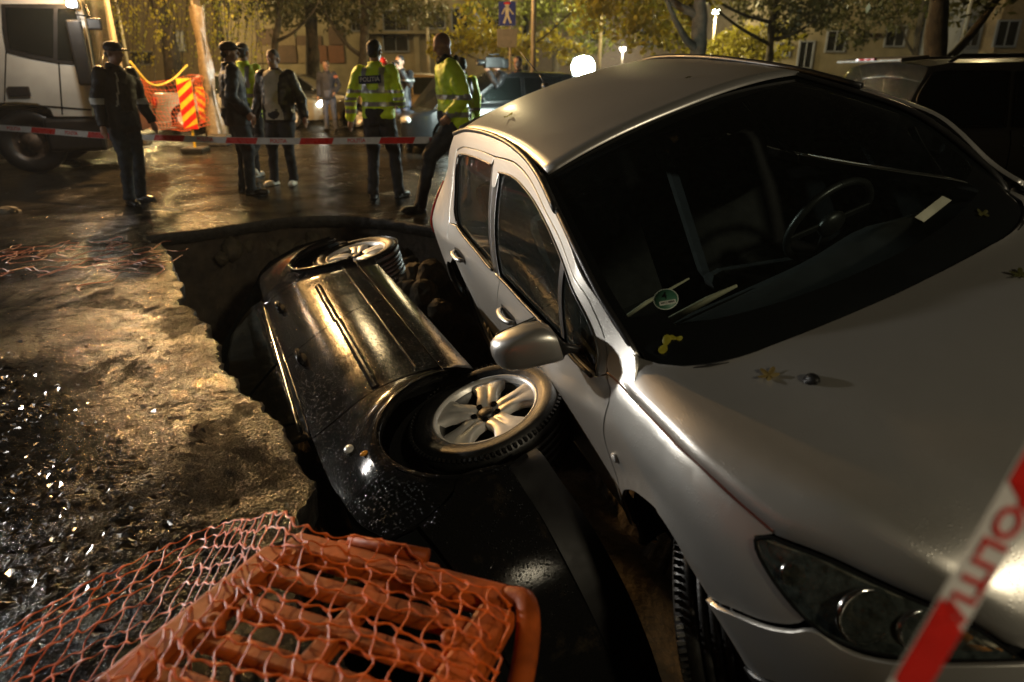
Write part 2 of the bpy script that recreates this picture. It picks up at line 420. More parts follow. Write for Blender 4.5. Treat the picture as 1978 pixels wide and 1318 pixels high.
# =================================================================== silver hatchback
SR = Matrix(((0.28598, 0.91033, -0.29917, 1.4176), (-0.95788, 0.26313, -0.11499, 1.911), (-0.02596, 0.31946, 0.94724, -0.1488), (0, 0, 0, 1)))
ZSX = [-3.5,-3.0,-2.4,-1.5,-.9,-.4,0,.25,.45,.7,1.35]; ZSY = [1.0,.99,.955,.91,.93,.955,.94,.90,.85,.79,.74]
PT = [0,.06,.15,.3,.5,.68,.82,.92,1.0]
P1 = [.775,.81,.84,.862,.873,.868,.85,.82,.785]; P2 = [.775,.81,.84,.862,.873,.872,.865,.852,.832]
AX = [0,.3,.6,.7,.8,.9,1.0]; AY = [.76,.80,.80,.77,.70,.60,.45]
F_zs = smooth_fn(ZSX, ZSY, .07); F_p1 = smooth_fn(PT, P1, .045); F_p2 = smooth_fn(PT, P2, .045); F_ax = smooth_fn(AX, AY, .05)
def s_half(s, z):
    h = F_zs(s); t = (z-.18)/(h-.18)
    q = min(1, max(0, (s+.65)/.45)); q = q*q*(3-2*q)
    if t <= 1: return (1-q)*F_p2(t)+q*F_p1(t)
    d = z-h; return (1-q)*(.832-.30*d-.33*d*d)+q*(.785-.9*d)
LOWX = [-3.45,-3.40,-3.3,-3.15,-2.95,-2.7,-2.4,-2.0]; LOWY = [.80,.88,.96,1.02,1.04,1.035,1.01,1.0]
F_low = smooth_fn(LOWX, LOWY, .06)
HIX = [-3.45,-3.38,-3.25,-3.05,-2.8,-2.4,-2.0]; HIY = [.62,.72,.80,.87,.93,.985,1.0]
F_hi = smooth_fn(HIX, HIY, .06)
def SB(s, z):
    if s <= 0:
        q = min(1, max(0, (z-.85)/.35)); q = q*q*(3-2*q)
        # crease flare round the wheel arches
        y = s_half(s, z)*((1-q)*F_low(s)+q*F_hi(s)); x = s
    else:
        b = s_half(s, z); a = F_ax(z); al = math.pi/2-s/.86; n = 2.5
        r = ((abs(math.cos(al))/a)**n+(abs(math.sin(al))/b)**n)**(-1/n); x = r*math.cos(al); y = r*math.sin(al)
    for cx in (0.0, -2.608):
        if abs(x-cx) < .6:
            dd = math.hypot(x-cx, z-.34); y += .014*math.exp(-((dd-.37)/.045)**2)*(1 if z < .8 else max(0, 1-(z-.8)/.1))
    return Vector((x, -y, z))

def build_silver():
    car = thing('parked_car', 'silver hatchback tilted nose-down into the collapsed hole, seen from its front corner', 'car', mat=SR)
    silver, gap = M['silver'], M['gap']
    P = lambda *a, **k: sheet(*a, **k)
    arch = lambda cx, a0, a1, r=.365, n=14: [(cx+r*math.cos(a), .345+r*math.sin(a)) for a in np.linspace(a0, a1, n)]
    fa = [(-.300,.56),(-.267,.615),(-.20,.670),(-.126,.707),(-.011,.734),(.09,.716),(.159,.668),(.211,.622)]
    g = .0035
    for mir in (False, True):
        # fender
        fen = outline([(.211,.615),(.266,.627),(.357,.646),(.433,.676),(.470,.703)],
                      [(.470,.703),(.405,.757),(.346,.817),(.331,.842)],
                      [(.331,.842),(.375,.856)],
                      [(.375,.856),(.293,.885),(.187,.915),(.078,.934),(-.164,.948),(-.242,.952)],
                      [(-.242,.952),(-.381,.968)],
                      [(-.381,.968),(-.340,.911),(-.374,.77),(-.354,.673),(-.300,.56)],
                      fa, step=.022)
        P('fender', fen, SB, silver, car, step=.035, mirror=mir)
        # strip between fender, pillar foot and bonnet
        P('pillar_foot', outline([(-.247,.958),(-.383,.974)], [(-.383,.974),(-.40,1.02),(-.440,1.058)], [(-.440,1.058),(-.36,1.055),(-.296,1.040)], [(-.296,1.040),(-.262,1.0),(-.247,.958)], step=.02), SB, silver, car, step=.03, mirror=mir)
        # front door
        lowf = [(-.36,.20),(-1.0,.205),(-1.72,.20)]
        bg = [(-1.835,.36),(-1.795,.52),(-1.727,.677),(-1.625,.82),(-1.557,.930)]
        fd = outline([(-.387,.962),(-.347,.911),(-.384,.77),(-.366,.673),(-.325,.56)], [(-.325,.56),(-.36,.40),(-.42,.30)], [(-.42,.30),(-1.0,.295),(-1.80,.29)],
                     [(-1.80,.29),(-1.835,.36)], bg, [(-1.557,.930),(-1.30,.928),(-.97,.938),(-.70,.948),(-.535,.945),(-.44,.938)], [(-.44,.938),(-.387,.962)], step=.025)
        P('front_door', fd, SB, silver, car, step=.045, mirror=mir)
        # window surround: cant rail from mirror to B-pillar top
        dlo_f = [(-.431,.945),(-.443,.985),(-.461,1.025),(-.52,1.09),(-.603,1.153),(-.70,1.20),(-.791,1.235),(-.893,1.268),(-1.0,1.297),(-1.148,1.330),(-1.30,1.352),(-1.47,1.367),(-1.60,1.366),(-1.722,1.358)]
        dt = [(-.391,.968),(-.408,1.01),(-.448,1.065),(-.50,1.115),(-.562,1.168),(-.68,1.218),(-.826,1.275),(-1.0,1.318),(-1.198,1.370),(-1.35,1.398),(-1.52,1.414),(-1.68,1.412),(-1.828,1.405)]
        P('window_frame', outline(dt, [(-1.828,1.405),(-1.790,1.30),(-1.735,1.30)], [(-1.735,1.30),(-1.722,1.358)], dlo_f[::-1], [(-.431,.945),(-.391,.968)], step=.02), SB, silver, car, step=.03, mirror=mir)
        # cant rail (fixed)
        ct = [(-.296,1.046),(-.407,1.092),(-.524,1.176),(-.689,1.268),(-.914,1.336),(-1.19,1.407),(-1.499,1.450),(-1.91,1.472),(-2.417,1.458),(-2.80,1.40)]
        dt2 = [(a-.0, b+.008) for a, b in dt]+[(-2.1,1.408),(-2.42,1.392),(-2.60,1.36),(-2.80,1.30)]
        P('roof_rail', outline(ct, [ct[-1], dt2[-1]], dt2[::-1], [dt2[0], (-.385,1.0), (-.40,1.03), ct[0]], step=.022), SB, silver, car, step=.035, mirror=mir)
        # rear door
        rd = outline([(-1.566,.930),(-1.634,.82),(-1.736,.677),(-1.805,.52),(-1.845,.36)], [(-1.845,.36),(-1.82,.29)], [(-1.82,.29),(-2.2,.295)],
                     arch(-2.608, .1, math.pi*.5, .385, 10)[1:6], [arch(-2.608, .1, math.pi*.5, .385, 10)[5], (-2.55,.80),(-2.60,.90),(-2.58,.975)],
                     [(-2.58,.975),(-2.43,.985),(-2.2,.968),(-1.935,.950),(-1.70,.932),(-1.566,.930)], step=.025)
        P('rear_door', rd, SB, silver, car, step=.045, mirror=mir)
        # rear window surround
        dlo_r = [(-1.656,.945),(-1.80,.948),(-1.935,.965),(-2.2,.985),(-2.427,1.012),(-2.50,1.06),(-2.545,1.169),(-2.575,1.26),(-2.55,1.330),(-2.40,1.357),(-2.2,1.368),(-1.95,1.372),(-1.86,1.372)]
        P('window_frame', outline([(-1.835,1.405),(-2.1,1.403),(-2.42,1.385),(-2.62,1.345)], [(-2.62,1.345),(-2.66,1.25),(-2.64,1.1),(-2.587,.980)], [(-2.587,.980),(-2.50,.992),(-2.42,1.003)],
                                  [(-2.42,1.003),(-2.50,1.06),(-2.545,1.169),(-2.575,1.26),(-2.55,1.330)], [(-2.55,1.330),(-2.40,1.357),(-2.2,1.368),(-1.95,1.372),(-1.86,1.372)], [(-1.86,1.372),(-1.835,1.405)], step=.02), SB, silver, car, step=.03, mirror=mir)
        # rear quarter
        ra = arch(-2.608, math.pi*.52, math.pi*1.0, .385, 10)
        P('rear_quarter', outline([(-2.59,.975),(-2.61,.90),(-2.56,.80),(ra[0][0], ra[0][1])], ra, [ra[-1], (-3.1,.30), (-3.38,.34)], [(-3.38,.34),(-3.42,.60),(-3.40,.80)],
                                  [(-3.40,.80),(-3.30,1.0),(-3.10,1.2),(-2.80,1.395)], [(-2.80,1.395),(-2.79,1.30)], [(-2.79,1.30),(-2.63,1.352)], [(-2.63,1.352),(-2.67,1.25),(-2.65,1.1),(-2.59,.975)], step=.03), SB, silver, car, step=.05, mirror=mir)
        # tail lamp
        P('tail_lamp', outline([(-3.20,1.02),(-3.13,.93),(-3.16,.80),(-3.30,.72)], [(-3.30,.72),(-3.40,.74)], [(-3.40,.74),(-3.37,.9),(-3.28,1.06)], [(-3.28,1.06),(-3.20,1.02)], step=.02), SB, M['redlens'], car, step=.03, off=.012, mirror=mir)
        # sill + bumpers
        P('sill', outline([(-.38,.282),(-1.0,.283),(-1.83,.280),(-2.20,.283)], [(-2.20,.283),(-2.19,.20)], [(-2.19,.20),(-1.2,.19),(-.40,.20)], [(-.40,.20),(-.38,.282)], step=.03), SB, silver, car, step=.04, mirror=mir)
        bump_top = [(.217,.605),(.275,.615),(.362,.633),(.440,.662),(.490,.688),(.552,.662),(.61,.655),(.70,.660),(.80,.662),(.90,.655),(1.05,.640),(1.20,.63),(1.35,.63)]
        P('front_bumper', outline(bump_top, [(1.35,.63),(1.35,.50)], [(1.35,.50),(1.0,.50),(.62,.485),(.40,.46),(.30,.43)], [(.30,.43),(.292,.493),(.262,.555),(.217,.605)], step=.022), SB, silver, car, step=.035, off=.012, mirror=mir)
        P('bumper_strip', outline([(.305,.425),(.40,.452),(.62,.477),(1.0,.492),(1.35,.492)], [(1.35,.492),(1.35,.452)], [(1.35,.452),(1.0,.452),(.64,.435),(.41,.412),(.312,.385)], [(.312,.385),(.305,.425)], step=.022), SB, M['blacktrim'], car, step=.03, off=.022, mirror=mir)
        P('bumper_apron', outline([(.314,.378),(.41,.404),(.64,.427),(1.0,.444),(1.35,.444)], [(1.35,.444),(1.35,.20)], [(1.35,.20),(.9,.19),(.40,.20)], [(.40,.20),(.36,.28),(.314,.378)], step=.03), SB, silver, car, step=.045, off=.010, mirror=mir)
        # glass
        P('side_window', outline(dlo_f[5:], [(-1.722,1.358),(-1.70,1.2),(-1.655,1.05),(-1.60,.952)], [(-1.60,.952),(-1.444,.950),(-.971,.958),(-.735,.965)], [(-.735,.965),(-.76,1.08),(-.80,1.16),(-.70,1.20)], step=.025), SB, M['clearside' if mir else 'sideglass'], car, step=.05, lip=0, off=-.016, mirror=mir)
        P('quarter_window', outline([(-.431,.950),(-.461,1.025),(-.52,1.09),(-.603,1.153),(-.745,1.215)], [(-.745,1.215),(-.745,1.10),(-.700,.968)], [(-.700,.968),(-.56,.952),(-.431,.950)], step=.02), SB, M['clearside' if mir else 'sideglass'], car, step=.04, lip=0, off=-.015, mirror=mir)
        P('side_window', outline(dlo_r[:6], dlo_r[5:9], dlo_r[8:], [(-1.86,1.372),(-1.81,1.2),(-1.745,1.05),(-1.656,.945)], step=.025), SB, M['clearside' if mir else 'sideglass'], car, step=.05, lip=0, off=-.016, mirror=mir)
        # B pillar trims and window seals
        P('pillar_trim', outline([(-1.575,.936),(-1.60,.952),(-1.655,1.05),(-1.70,1.2),(-1.722,1.352)], [(-1.722,1.352),(-1.792,1.372)], [(-1.792,1.372),(-1.765,1.2),(-1.715,1.05),(-1.645,.936)], [(-1.645,.936),(-1.575,.936)], step=.02), SB, M['blacktrim'], car, step=.03, lip=.008, off=-.006, mirror=mir)
        P('pillar_trim', outline([(-1.655,.938),(-1.722,1.05),(-1.772,1.2),(-1.80,1.375)], [(-1.80,1.375),(-1.86,1.372)], [(-1.86,1.372),(-1.81,1.2),(-1.76,1.05),(-1.70,.94)], [(-1.70,.94),(-1.655,.938)], step=.02), SB, M['blacktrim'], car, step=.03, lip=.008, off=-.006, mirror=mir)
        P('pillar_trim', outline([(-.705,.97),(-.75,1.10),(-.76,1.222)], [(-.76,1.222),(-.80,1.235)], [(-.80,1.235),(-.785,1.10),(-.735,.968)], [(-.735,.968),(-.705,.97)], step=.02), SB, M['blacktrim'], car, step=.03, lip=.006, off=-.008, mirror=mir)
        sd = -1 if not mir else 1
        def sb(a, b, o=0.0):
            p = SB(a, b); return Vector((p.x, -p.y*sd*1.0 if False else (p.y if not mir else -p.y), p.z))
        def onb(a, b, o=0.0):
            p = SB(a, b); t1 = SB(a+.001, b)-p; t2 = SB(a, b+.001)-p; n = t1.cross(t2).normalized()
            if n.y > 0: n = -n
            p = p+n*o
            return p if not mir else Vector((p.x, -p.y, p.z))
        MB().tube([onb(a, b-.006, .004) for a, b in cr([(-1.575,.945),(-1.444,.948),(-1.2,.949),(-.971,.955),(-.70,.962),(-.56,.95),(-.46,.942)], 5)], .0075, 8).build('window_seal', M['blacktrim'], car)
        MB().tube([onb(a, b-.006, .004) for a, b in cr([(-1.68,.945),(-1.80,.946),(-1.935,.960),(-2.2,.978),(-2.40,1.0)], 5)], .0075, 8).build('window_seal', M['blacktrim'], car)
        MB().tube([onb(a, b, .0015) for a, b in cr(dlo_f, 5)], .0045, 6).build('window_seal', M['blacktrim'], car)
        MB().tube([onb(a, b, .0015) for a, b in cr(dlo_r[4:], 5)], .0045, 6).build('window_seal', M['blacktrim'], car)
        # gutter
        MB().tube([onb(a, b, -.001) for a, b in cr([(a-.004, b+.012) for a, b in ct[4:]], 5)], .013, 8).build('roof_gutter', M['blacktrim'], car)
        # red-brown weathered shut lines round bonnet edge
        MB().tube([onb(a, b, .0) for a, b in cr([(.375,.860),(.293,.889),(.187,.919),(.078,.938),(-.164,.952),(-.242,.956),(-.30,.963),(-.383,.972)], 5)], .0035, 6).build('shut_line', M['redgap'], car)
        # arch lining
        for cx, rr_ in ((0.0, .375), (-2.608, .39)):
            rows = []
            for dy in (0, .06, .30):
                rows.append([Vector((cx+(rr_-.004+(.02 if dy == .06 else 0))*math.cos(a), (-.835+dy)*(1 if not mir else -1), .345+(rr_-.004)*math.sin(a))) for a in np.linspace(-.25, math.pi+.25, 26)])
            loft('arch_liner', rows, gap, car)
        # handles
        for (a0, b0, a1, b1) in ((-1.56, .790, -1.33, .800), (-2.46, .845, -2.25, .838)):
            P('handle_recess', outline([(a0, b0-.026),((a0+a1)/2, b0-.034),(a1, b1-.026)], [(a1, b1-.026),(a1+.012,b1),(a1, b1+.024)], [(a1, b1+.024),((a0+a1)/2, b0+.03),(a0, b0+.022)], [(a0, b0+.022),(a0-.012,b0),(a0,b0-.026)], step=.015), SB, M['blacktrim'], car, step=.03, lip=0, off=.0012, mirror=mir)
            hp = [onb(a0+(a1-a0)*t, b0+(b1-b0)*t, .004+.034*math.sin(math.pi*t)**.5) for t in np.linspace(0, 1, 11)]
            MB().tube(hp, [.008]+[.0135]*9+[.008], 8).build('door_handle', silver, car)
        # repeater
        rp = onb(-.302, .721, .004)
        MB().ball(rp, (.022, .010, .016), None, 16).build('side_repeater', M['whitelens'], car)
        # mirror, only the kerb-side one is in place
        if mir: ms = 1
        ms = 1 if mir else -1
        mr = []
        for (x, yo, zz, rx, rz) in [(-.585,.835,.995,.018,.016),(-.59,.86,1.01,.035,.03),(-.60,.875,1.035,.078,.060),(-.61,.90,1.045,.092,.070),(-.625,.95,1.050,.092,.071),(-.64,1.01,1.048,.086,.067),(-.655,1.045,1.044,.076,.060),(-.664,1.066,1.042,.058,.046),(-.668,1.076,1.040,.030,.024),(-.67,1.079,1.040,.003,.003)]:
            mr.append([Vector((x+rx*(1.15 if math.cos(a) > 0 else .62)*np.sign(math.cos(a))*abs(math.cos(a))**.6*.78, ms*yo, zz+rz*np.sign(math.sin(a))*abs(math.sin(a))**.62)) for a in np.linspace(0, 2*math.pi, 24, endpoint=False)])
        if mir: mr = []
        mo = None if mir else loft('door_mirror', mr[2:], silver, car, closed=True, flip=(ms > 0))
        if not mir: loft('mirror_foot', [[Vector((p.x*1.0, p.y, p.z)) for p in r] for r in [[Vector((-.58+(p.x+.60)*1.3, ms*.80, .965+(p.z-.985)*1.2)) for p in mr[0]]]+mr[:3]], M['blacktrim'], mo, closed=True, flip=(ms > 0))
        if not mir: MB().box((-.690, ms*.965, 1.045), (.012, .15, .115), None, .005).build('mirror_glass', M['chrome'], mo)
        # headlamp
        lamp = outline([(.338,.836),(.350,.812),(.408,.757),(.480,.703),(.546,.677),(.60,.671),(.656,.670),(.747,.672),(.862,.668)],
                       [(.862,.668),(.80,.722),(.783,.732),(.713,.763),(.668,.778),(.604,.799),(.507,.828),(.418,.842),(.372,.848),(.338,.836)], step=.018)
        inn = sheet('headlamp', lamp, SB, M['gap'], car, step=.03, lip=.03, off=-.075, mirror=mir)
        sheet('headlamp_lens', lamp, SB, M['lens'], inn, step=.022, lip=.012, off=.004, mirror=mir)
        cen = np.array(lamp).mean(0)
        sheet('reflector_bezel', [(cen+(q-cen)*.95) for q in np.array(lamp)], SB, M['bezel'], inn, step=.02, lip=.0, off=-.034, mirror=mir)
        def bowl(a, b, r, o, mat, nm, depth=.05, parent=inn):
            p = onb(a, b, o); q = onb(a, b, o+.1)-p; fwd = Vector((.9, q.y*2.6, .25)).normalized()
            zc = fwd; xc = zc.orthogonal().normalized(); yc = zc.cross(xc); Mx = Matrix((xc, yc, zc)).transposed()
            return MB().lathe([(r, .0), (r*.96, .004), (r*.9, -depth*.2), (r*.7, -depth*.6), (r*.4, -depth*.9), (.002, -depth)], p, Mx, 32).build(nm, mat, parent), p, Mx
        for (a, b, r) in ((.590,.738,.062), (.690,.722,.046), (.435,.790,.030)):
            _, p, Mx = bowl(a, b, r, -.012, M['reflector'], 'reflector_bowl')
            MB().lathe([(r*1.06, -.006), (r*1.06, .006), (r*.97, .008), (r*.96, -.004)], p, Mx, 32).build('bowl_ring', M['chrome'], inn)
            MB().ball(p-Mx@Vector((0, 0, .02)), r*.28, None, 12).build('bulb', M['whitelens'], inn)
        sheet('turn_lens', outline([(.775,.690),(.80,.715),(.783,.726),(.74,.742)], [(.74,.742),(.735,.70),(.74,.680)], [(.74,.680),(.80,.676),(.85,.672)], [(.85,.672),(.775,.690)][::1], step=.015), SB, M['amberlens'], inn, step=.02, lip=.004, off=-.02, mirror=mir)
        # dark seal round the lamp
        MB().tube([onb(a, b, .002) for a, b in list(lamp)+[lamp[0]]], .0045, 6, cap=False).build('lamp_seal', gap, car)
    # left-hand side sits a little further in on this car
    LF = .94
    # inner dark shell
    rows = []
    for s in np.linspace(-3.38, 1.35, 60):
        r = []
        h = ip(s, ZSX, ZSY)-.03
        for t in np.linspace(0, 1, 10):
            z = .20+(h-.20)*t
            if abs(s-0.0) < .40 and s < .40: z = max(z, .345+math.sqrt(max(0, .385**2-s*s)))
            if abs(s+2.608) < .41: z = max(z, .345+math.sqrt(max(0, .40**2-(s+2.608)**2)))
            z = min(z, h); p = SB(s, z); r.append(Vector((p.x*(1-.12*min(1, max(0, s)/.3)), p.y*(.962-.07*min(1, max(0, s)/.3)), z)))
        rows.append(r)
    loft('inner_shell', rows, gap, car); loft('inner_shell', [[Vector((p.x, -p.y, p.z)) for p in r] for r in rows], gap, car, flip=True)
    MB().box((-1.35, 0, .20), (4.1, 1.45, .04)).box((-.0, 0, .45), (.5, 1.0, .3)).box((.45, 0, .5), (.45, 1.1, .3)).build('floor_pan', gap, car)
    # ---- bonnet
    hl = cr([(-.242,-.785,.956),(-.164,-.784,.952),(.071,-.779,.938),(.169,-.766,.919),(.265,-.747,.889),(.347,-.723,.856)], 4)[:-1]+cr([(.347,-.723,.856),(.441,-.66,.838),(.515,-.609,.809),(.563,-.573,.788),(.597,-.546,.772),(.649,-.504,.741),(.705,-.452,.695),(.735,-.36,.68)], 4)
    hl = resamp(hl, n=40)
    rd = resamp(cr([(-.300,-.722,1.028),(-.145,-.688,1.006),(.078,-.664,.984),(.245,-.635,.96),(.377,-.602,.937),(.483,-.564,.905),(.575,-.525,.865),(.655,-.465,.80),(.745,-.35,.705)], 4), n=40)
    cc = resamp(cr([(-.085,0,1.012),(.15,0,.992),(.4,0,.945),(.6,0,.88),(.72,0,.80),(.79,0,.70)], 5), n=40)
    # cowl edge between corner and centre (y, x)
    cowl = [(-.712,-.344),(-.688,-.261),(-.639,-.192),(-.526,-.128),(-.388,-.095),(-.156,-.082),(0,-.078)]
    def cowlx(y): return ip(-abs(y)/(LF if y > 0 else 1), [c[0] for c in cowl], [c[1] for c in cowl])
    rows = []
    for i in range(40):
        q = i/39; A = Vector(hl[i]); Rg = Vector(rd[i]); C = Vector(cc[i]); half = []
        m1 = A.lerp(Rg, .35)+Vector((0, -.004, .006)); m2 = A.lerp(Rg, .72)+Vector((0, -.004, .008))
        half += [A+Vector((0,.012,-.012)), A, m1, m2]
        for t in np.linspace(0, 1, 16):
            y = Rg.y*(1-t); e = t**.75
            x = Rg.x+(C.x-Rg.x)*(1-(1-t)**2.0)
            if i == 0: x = max(x, -9)
            z = Rg.z+(C.z-Rg.z)*(1-(1-t)**1.8)-.010*math.sin(math.pi*min(1, t*2.2))*(1-q*.5)*(1 if t < .45 else 0)
            half.append(Vector((x, y, z)))
        if i < 9:     # rear edge follows the windscreen foot
            f = (1-i/9)**2
            for k, p in enumerate(half):
                if k > 1:
                    xt = cowlx(p.y)+i*.018
                    p.x = p.x*(1-f)+xt*f
        full = half+[Vector((p.x, -p.y*LF, p.z)) for p in half[-2::-1]]
        rows.append(full)
    loft('bonnet', rows, silver, car)
    MB().lathe([(.020, 0), (.020, .012), (.014, .018), (.001, .018)], (.075, -.40, .982), None, 14).ball((.083, -.40, .998), (.022, .016, .014)).build('washer_jet', M['tyre_dark'], car)
    MB().lathe([(.020, 0), (.020, .012), (.014, .018), (.001, .018)], (.075, .38, .982), None, 14).build('washer_jet', M['tyre_dark'], car)
    MB().lathe([(.045, -.01), (.045, .002), (.038, .004), (.034, -.006), (.001, -.008)], (.742, -.30, .735), Matrix.Rotation(R_(68), 3, 'Y'), 24).build('bonnet_badge', M['blacktrim'], car)
    # grille between lamps
    gm = MB()
    for k in range(5): gm.box((.745+.01*k, 0, .66-.03*k), (.02, .75, .012))
    gm.build('grille', M['blacktrim'], car)
    # ---- windscreen
    E = resamp(cr([(-1.19,-.604,1.412),(-.914,-.658,1.338),(-.689,-.698,1.270),(-.524,-.718,1.176),(-.407,-.719,1.092),(-.330,-.714,1.010)], 5), n=26)
    Cc = resamp(cr([(-1.10,0,1.478),(-.85,0,1.395),(-.58,0,1.27),(-.32,0,1.135),(-.085,0,.995)], 5), n=26)
    def ws(t, u, off=0.0):
        f = t*25; i = min(24, int(f)); f -= i
        e = Vector(E[i]).lerp(Vector(E[i+1]), f); c = Vector(Cc[i]).lerp(Vector(Cc[i+1]), f)
        a = abs(u); k = 1-a**2.3; y = -e.y*u*(LF if u > 0 else 1)
        x = e.x+(c.x-e.x)*k; z = e.z+(c.z-e.z)*(1-a**2.0)
        if t > .8:
            g_ = (t-.8)/.2; x = x*(1-g_*g_)+(cowlx(y)+.0)*g_*g_
        return Vector((x, y, z))+Vector((.6, 0, .8))*off
    ul = [-1+.03, -.965, -.93, -.90]+list(np.linspace(-.86, .86, 27))+[.90, .93, .965, .97]
    tl = [.0, .03, .06, .085]+list(np.linspace(.12, .80, 22))+[.84, .88, .92, .96, 1.0]
    def fritq(t, u): return t < .07 or t > .825+.07*(1-abs(u)**3) or abs(u) > .915
    vs = []; gf = []; ff = []
    for t in tl:
        for u in ul: vs.append(ws(t, u, -.004))
    m = len(ul)
    for i in range(len(tl)-1):
        for k in range(m-1):
            f = (i*m+k, (i+1)*m+k, (i+1)*m+k+1, i*m+k+1)
            (ff if fritq((tl[i]+tl[i+1])/2, (ul[k]+ul[k+1])/2) else gf).append(f)
    scr = mesh_obj('windscreen', vs, gf+ff, None, car, mats=[M['windscreen'], M['frit']], mi=[0]*len(gf)+[1]*len(ff))
    MB().tube([ws(t, -.985, .004) for t in np.linspace(0, 1, 30)], .012, 8).tube([ws(t, .985, .004) for t in np.linspace(0, 1, 30)], .012, 8).tube([ws(1, u, -.004) for u in np.linspace(-1, 1, 30)], .012, 8).build('windscreen_seal', M['blacktrim'], car)
    # tinted sun band with wiped edge, wiper arms, sticker
    # misted strip of glass under the roof edge
    mv = []; mf = []
    for i, t in enumerate(np.linspace(.085, .20, 7)):
        for k, u in enumerate(np.linspace(-.90, -.30, 16)): mv.append(ws(t+(.10*(k/15)**1.5 if i > 3 else 0)+.006*math.sin(k*1.7+i), u, -.007))
    for i in range(6):
        for k in range(15):
            if i == 5 and k % 4 == 1: continue
            mf.append((i*16+k, (i+1)*16+k, (i+1)*16+k+1, i*16+k+1))
    mesh_obj('misted_glass', mv, mf, M['mist'], car)
    # sticker: round green badge low in the passenger corner
    cp = ws(.80, -.76, .002); tu = (ws(.80, -.70)-ws(.80, -.80)).normalized(); tv = (ws(.76, -.76)-ws(.84, -.76)).normalized(); nn = tu.cross(tv).normalized(); tv = nn.cross(tu)
    SM = Matrix((tu, tv, nn)).transposed().to_4x4(); SM.translation = cp
    st = MB().lathe([(.001, 0), (.037, 0), (.037, .0006), (.001, .0006)], (0,0,0), None, 32).build('emission_sticker', simple('sticker_green', (.03, .10, .06), .5, var=.1), car); st.matrix_local = SM
    MB().lathe([(.0355, .001), (.038, .001), (.038, .0014), (.0355, .0014)], (0,0,0), None, 32).build('sticker_ring', simple('sticker_pale', (.35, .42, .36), .5, var=.1), st)
    MB().box((.004, -.013, .0012), (.050, .014, .0008)).build('sticker_field', simple('sticker_white', (.42, .45, .40), .5, var=.1), st)
    text_mesh('sticker_number', '4', .032, M['gap'], st, Matrix.Translation((-.002, .012, .0014)))
    text_mesh('sticker_number', 'HN J 3504', .0095, M['gap'], st, Matrix.Translation((.004, -.013, .0022)))
    # paper strip behind the glass on the far side
    cp = ws(.86, .50, -.012); Q = MB().box((0,0,0), (.030, .150, .002))
    a = ws(.80, .44)-ws(.80, .56); pl = Q.build('paper_slip', simple('paper', (.34, .35, .27), .8), car); 
    tu = (ws(.86, .62)-ws(.86, .40)).normalized(); nn = (ws(.8, .5)-ws(.9, .5)).cross(tu).normalized(); tv = nn.cross(tu)
    QM = Matrix((tv, tu, nn)).transposed().to_4x4(); QM.translation = ws(.835, .50, .003); pl.matrix_local = QM
    # ---- roof
    re = resamp(cr([(-1.165,-.572,1.425),(-1.35,-.560,1.448),(-1.6,-.548,1.466),(-1.95,-.548,1.478),(-2.417,-.560,1.468),(-2.66,-.575,1.44),(-2.86,-.58,1.40)], 5), n=24)
    rc = resamp(cr([(-1.105,0,1.490),(-1.4,0,1.520),(-1.95,0,1.535),(-2.4,0,1.520),(-2.7,0,1.490),(-2.95,0,1.44)], 5), n=24)
    rows = []
    for i in range(24):
        A = Vector(re[i]); C = Vector(rc[i]); h = [A+Vector((0, .0, -.014))]
        for t in np.linspace(0, 1, 14):
            e = 1-(1-t)**2.4; h.append(Vector((A.x+(C.x-A.x)*(1-(1-t)**2.0), A.y*(1-t), A.z+(C.z-A.z)*e)))
        if i == 0: h0 = [p+Vector((.0, 0, -.014)) for p in h]; rows.append(h0+[Vector((p.x, -p.y, p.z)) for p in h0[-2::-1]])
        rows.append(h+[Vector((p.x, -p.y, p.z)) for p in h[-2::-1]])
    loft('roof', rows, silver, car, flip=True)
    MB().box((-1.9, 0, 1.405), (1.5, 1.06, .02), None, .008).build('headlining', M['interior'], car)
    a0 = Vector((-2.70, 0, 1.500)); an = MB().ball(a0, (.035, .022, .016)).tube([a0+Vector((0, 0, .01)), a0+Vector((-.04, 0, .06))], .006).tube([a0+Vector((-.035, 0, .05)), a0+Vector((-.20, -.03, .20))], .0032, 6)
    an.build('roof_aerial', M['blacktrim'], car)
    # tailgate
    rows = []
    for z, x in ((1.44, -2.93), (1.38, -3.05), (1.2, -3.22), (1.02, -3.34), (.9, -3.42), (.7, -3.46), (.45, -3.48), (.3, -3.45)):
        yy = abs(SB(max(-3.38, x+.02), z).y) if z < 1.35 else .55
        rows.append([Vector((x+.12*abs(u)**3, u*yy, z)) for u in np.linspace(-1, 1, 17)])
    loft('tailgate', rows, silver, car, flip=True)
    # ---- cabin
    d = []
    for x, z, in ((-.10, .93), (-.30, .965), (-.48, .965), (-.58, .93), (-.62, .85), (-.60, .70)):
        d.append([Vector((x+(.16 if u > .15 and u < .75 else 0)*0, u*.70, z+.035*math.exp(-((u-.45)/.22)**2)*(x < -.4)-.10*max(0, abs(u)-.8))) for u in np.linspace(-1, 1, 21)])
    loft('dashboard', d, M['interior'], car, flip=True)
    # pale trim along the passenger dash edge, caught by the lamp outside
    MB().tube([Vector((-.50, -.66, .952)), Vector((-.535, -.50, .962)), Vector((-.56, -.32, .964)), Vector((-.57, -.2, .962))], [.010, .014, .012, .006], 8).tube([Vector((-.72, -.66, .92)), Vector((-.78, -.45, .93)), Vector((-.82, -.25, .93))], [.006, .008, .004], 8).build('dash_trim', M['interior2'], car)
    MB().lathe([(.075, 0), (.075, .008), (.060, .010), (.055, .004), (.001, .002)], (-.42, -.58, .985), Matrix.Rotation(.25, 3, 'Y'), 28).build('air_vent', M['interior2'], car)
    sw = thing_part('steering_wheel', car)
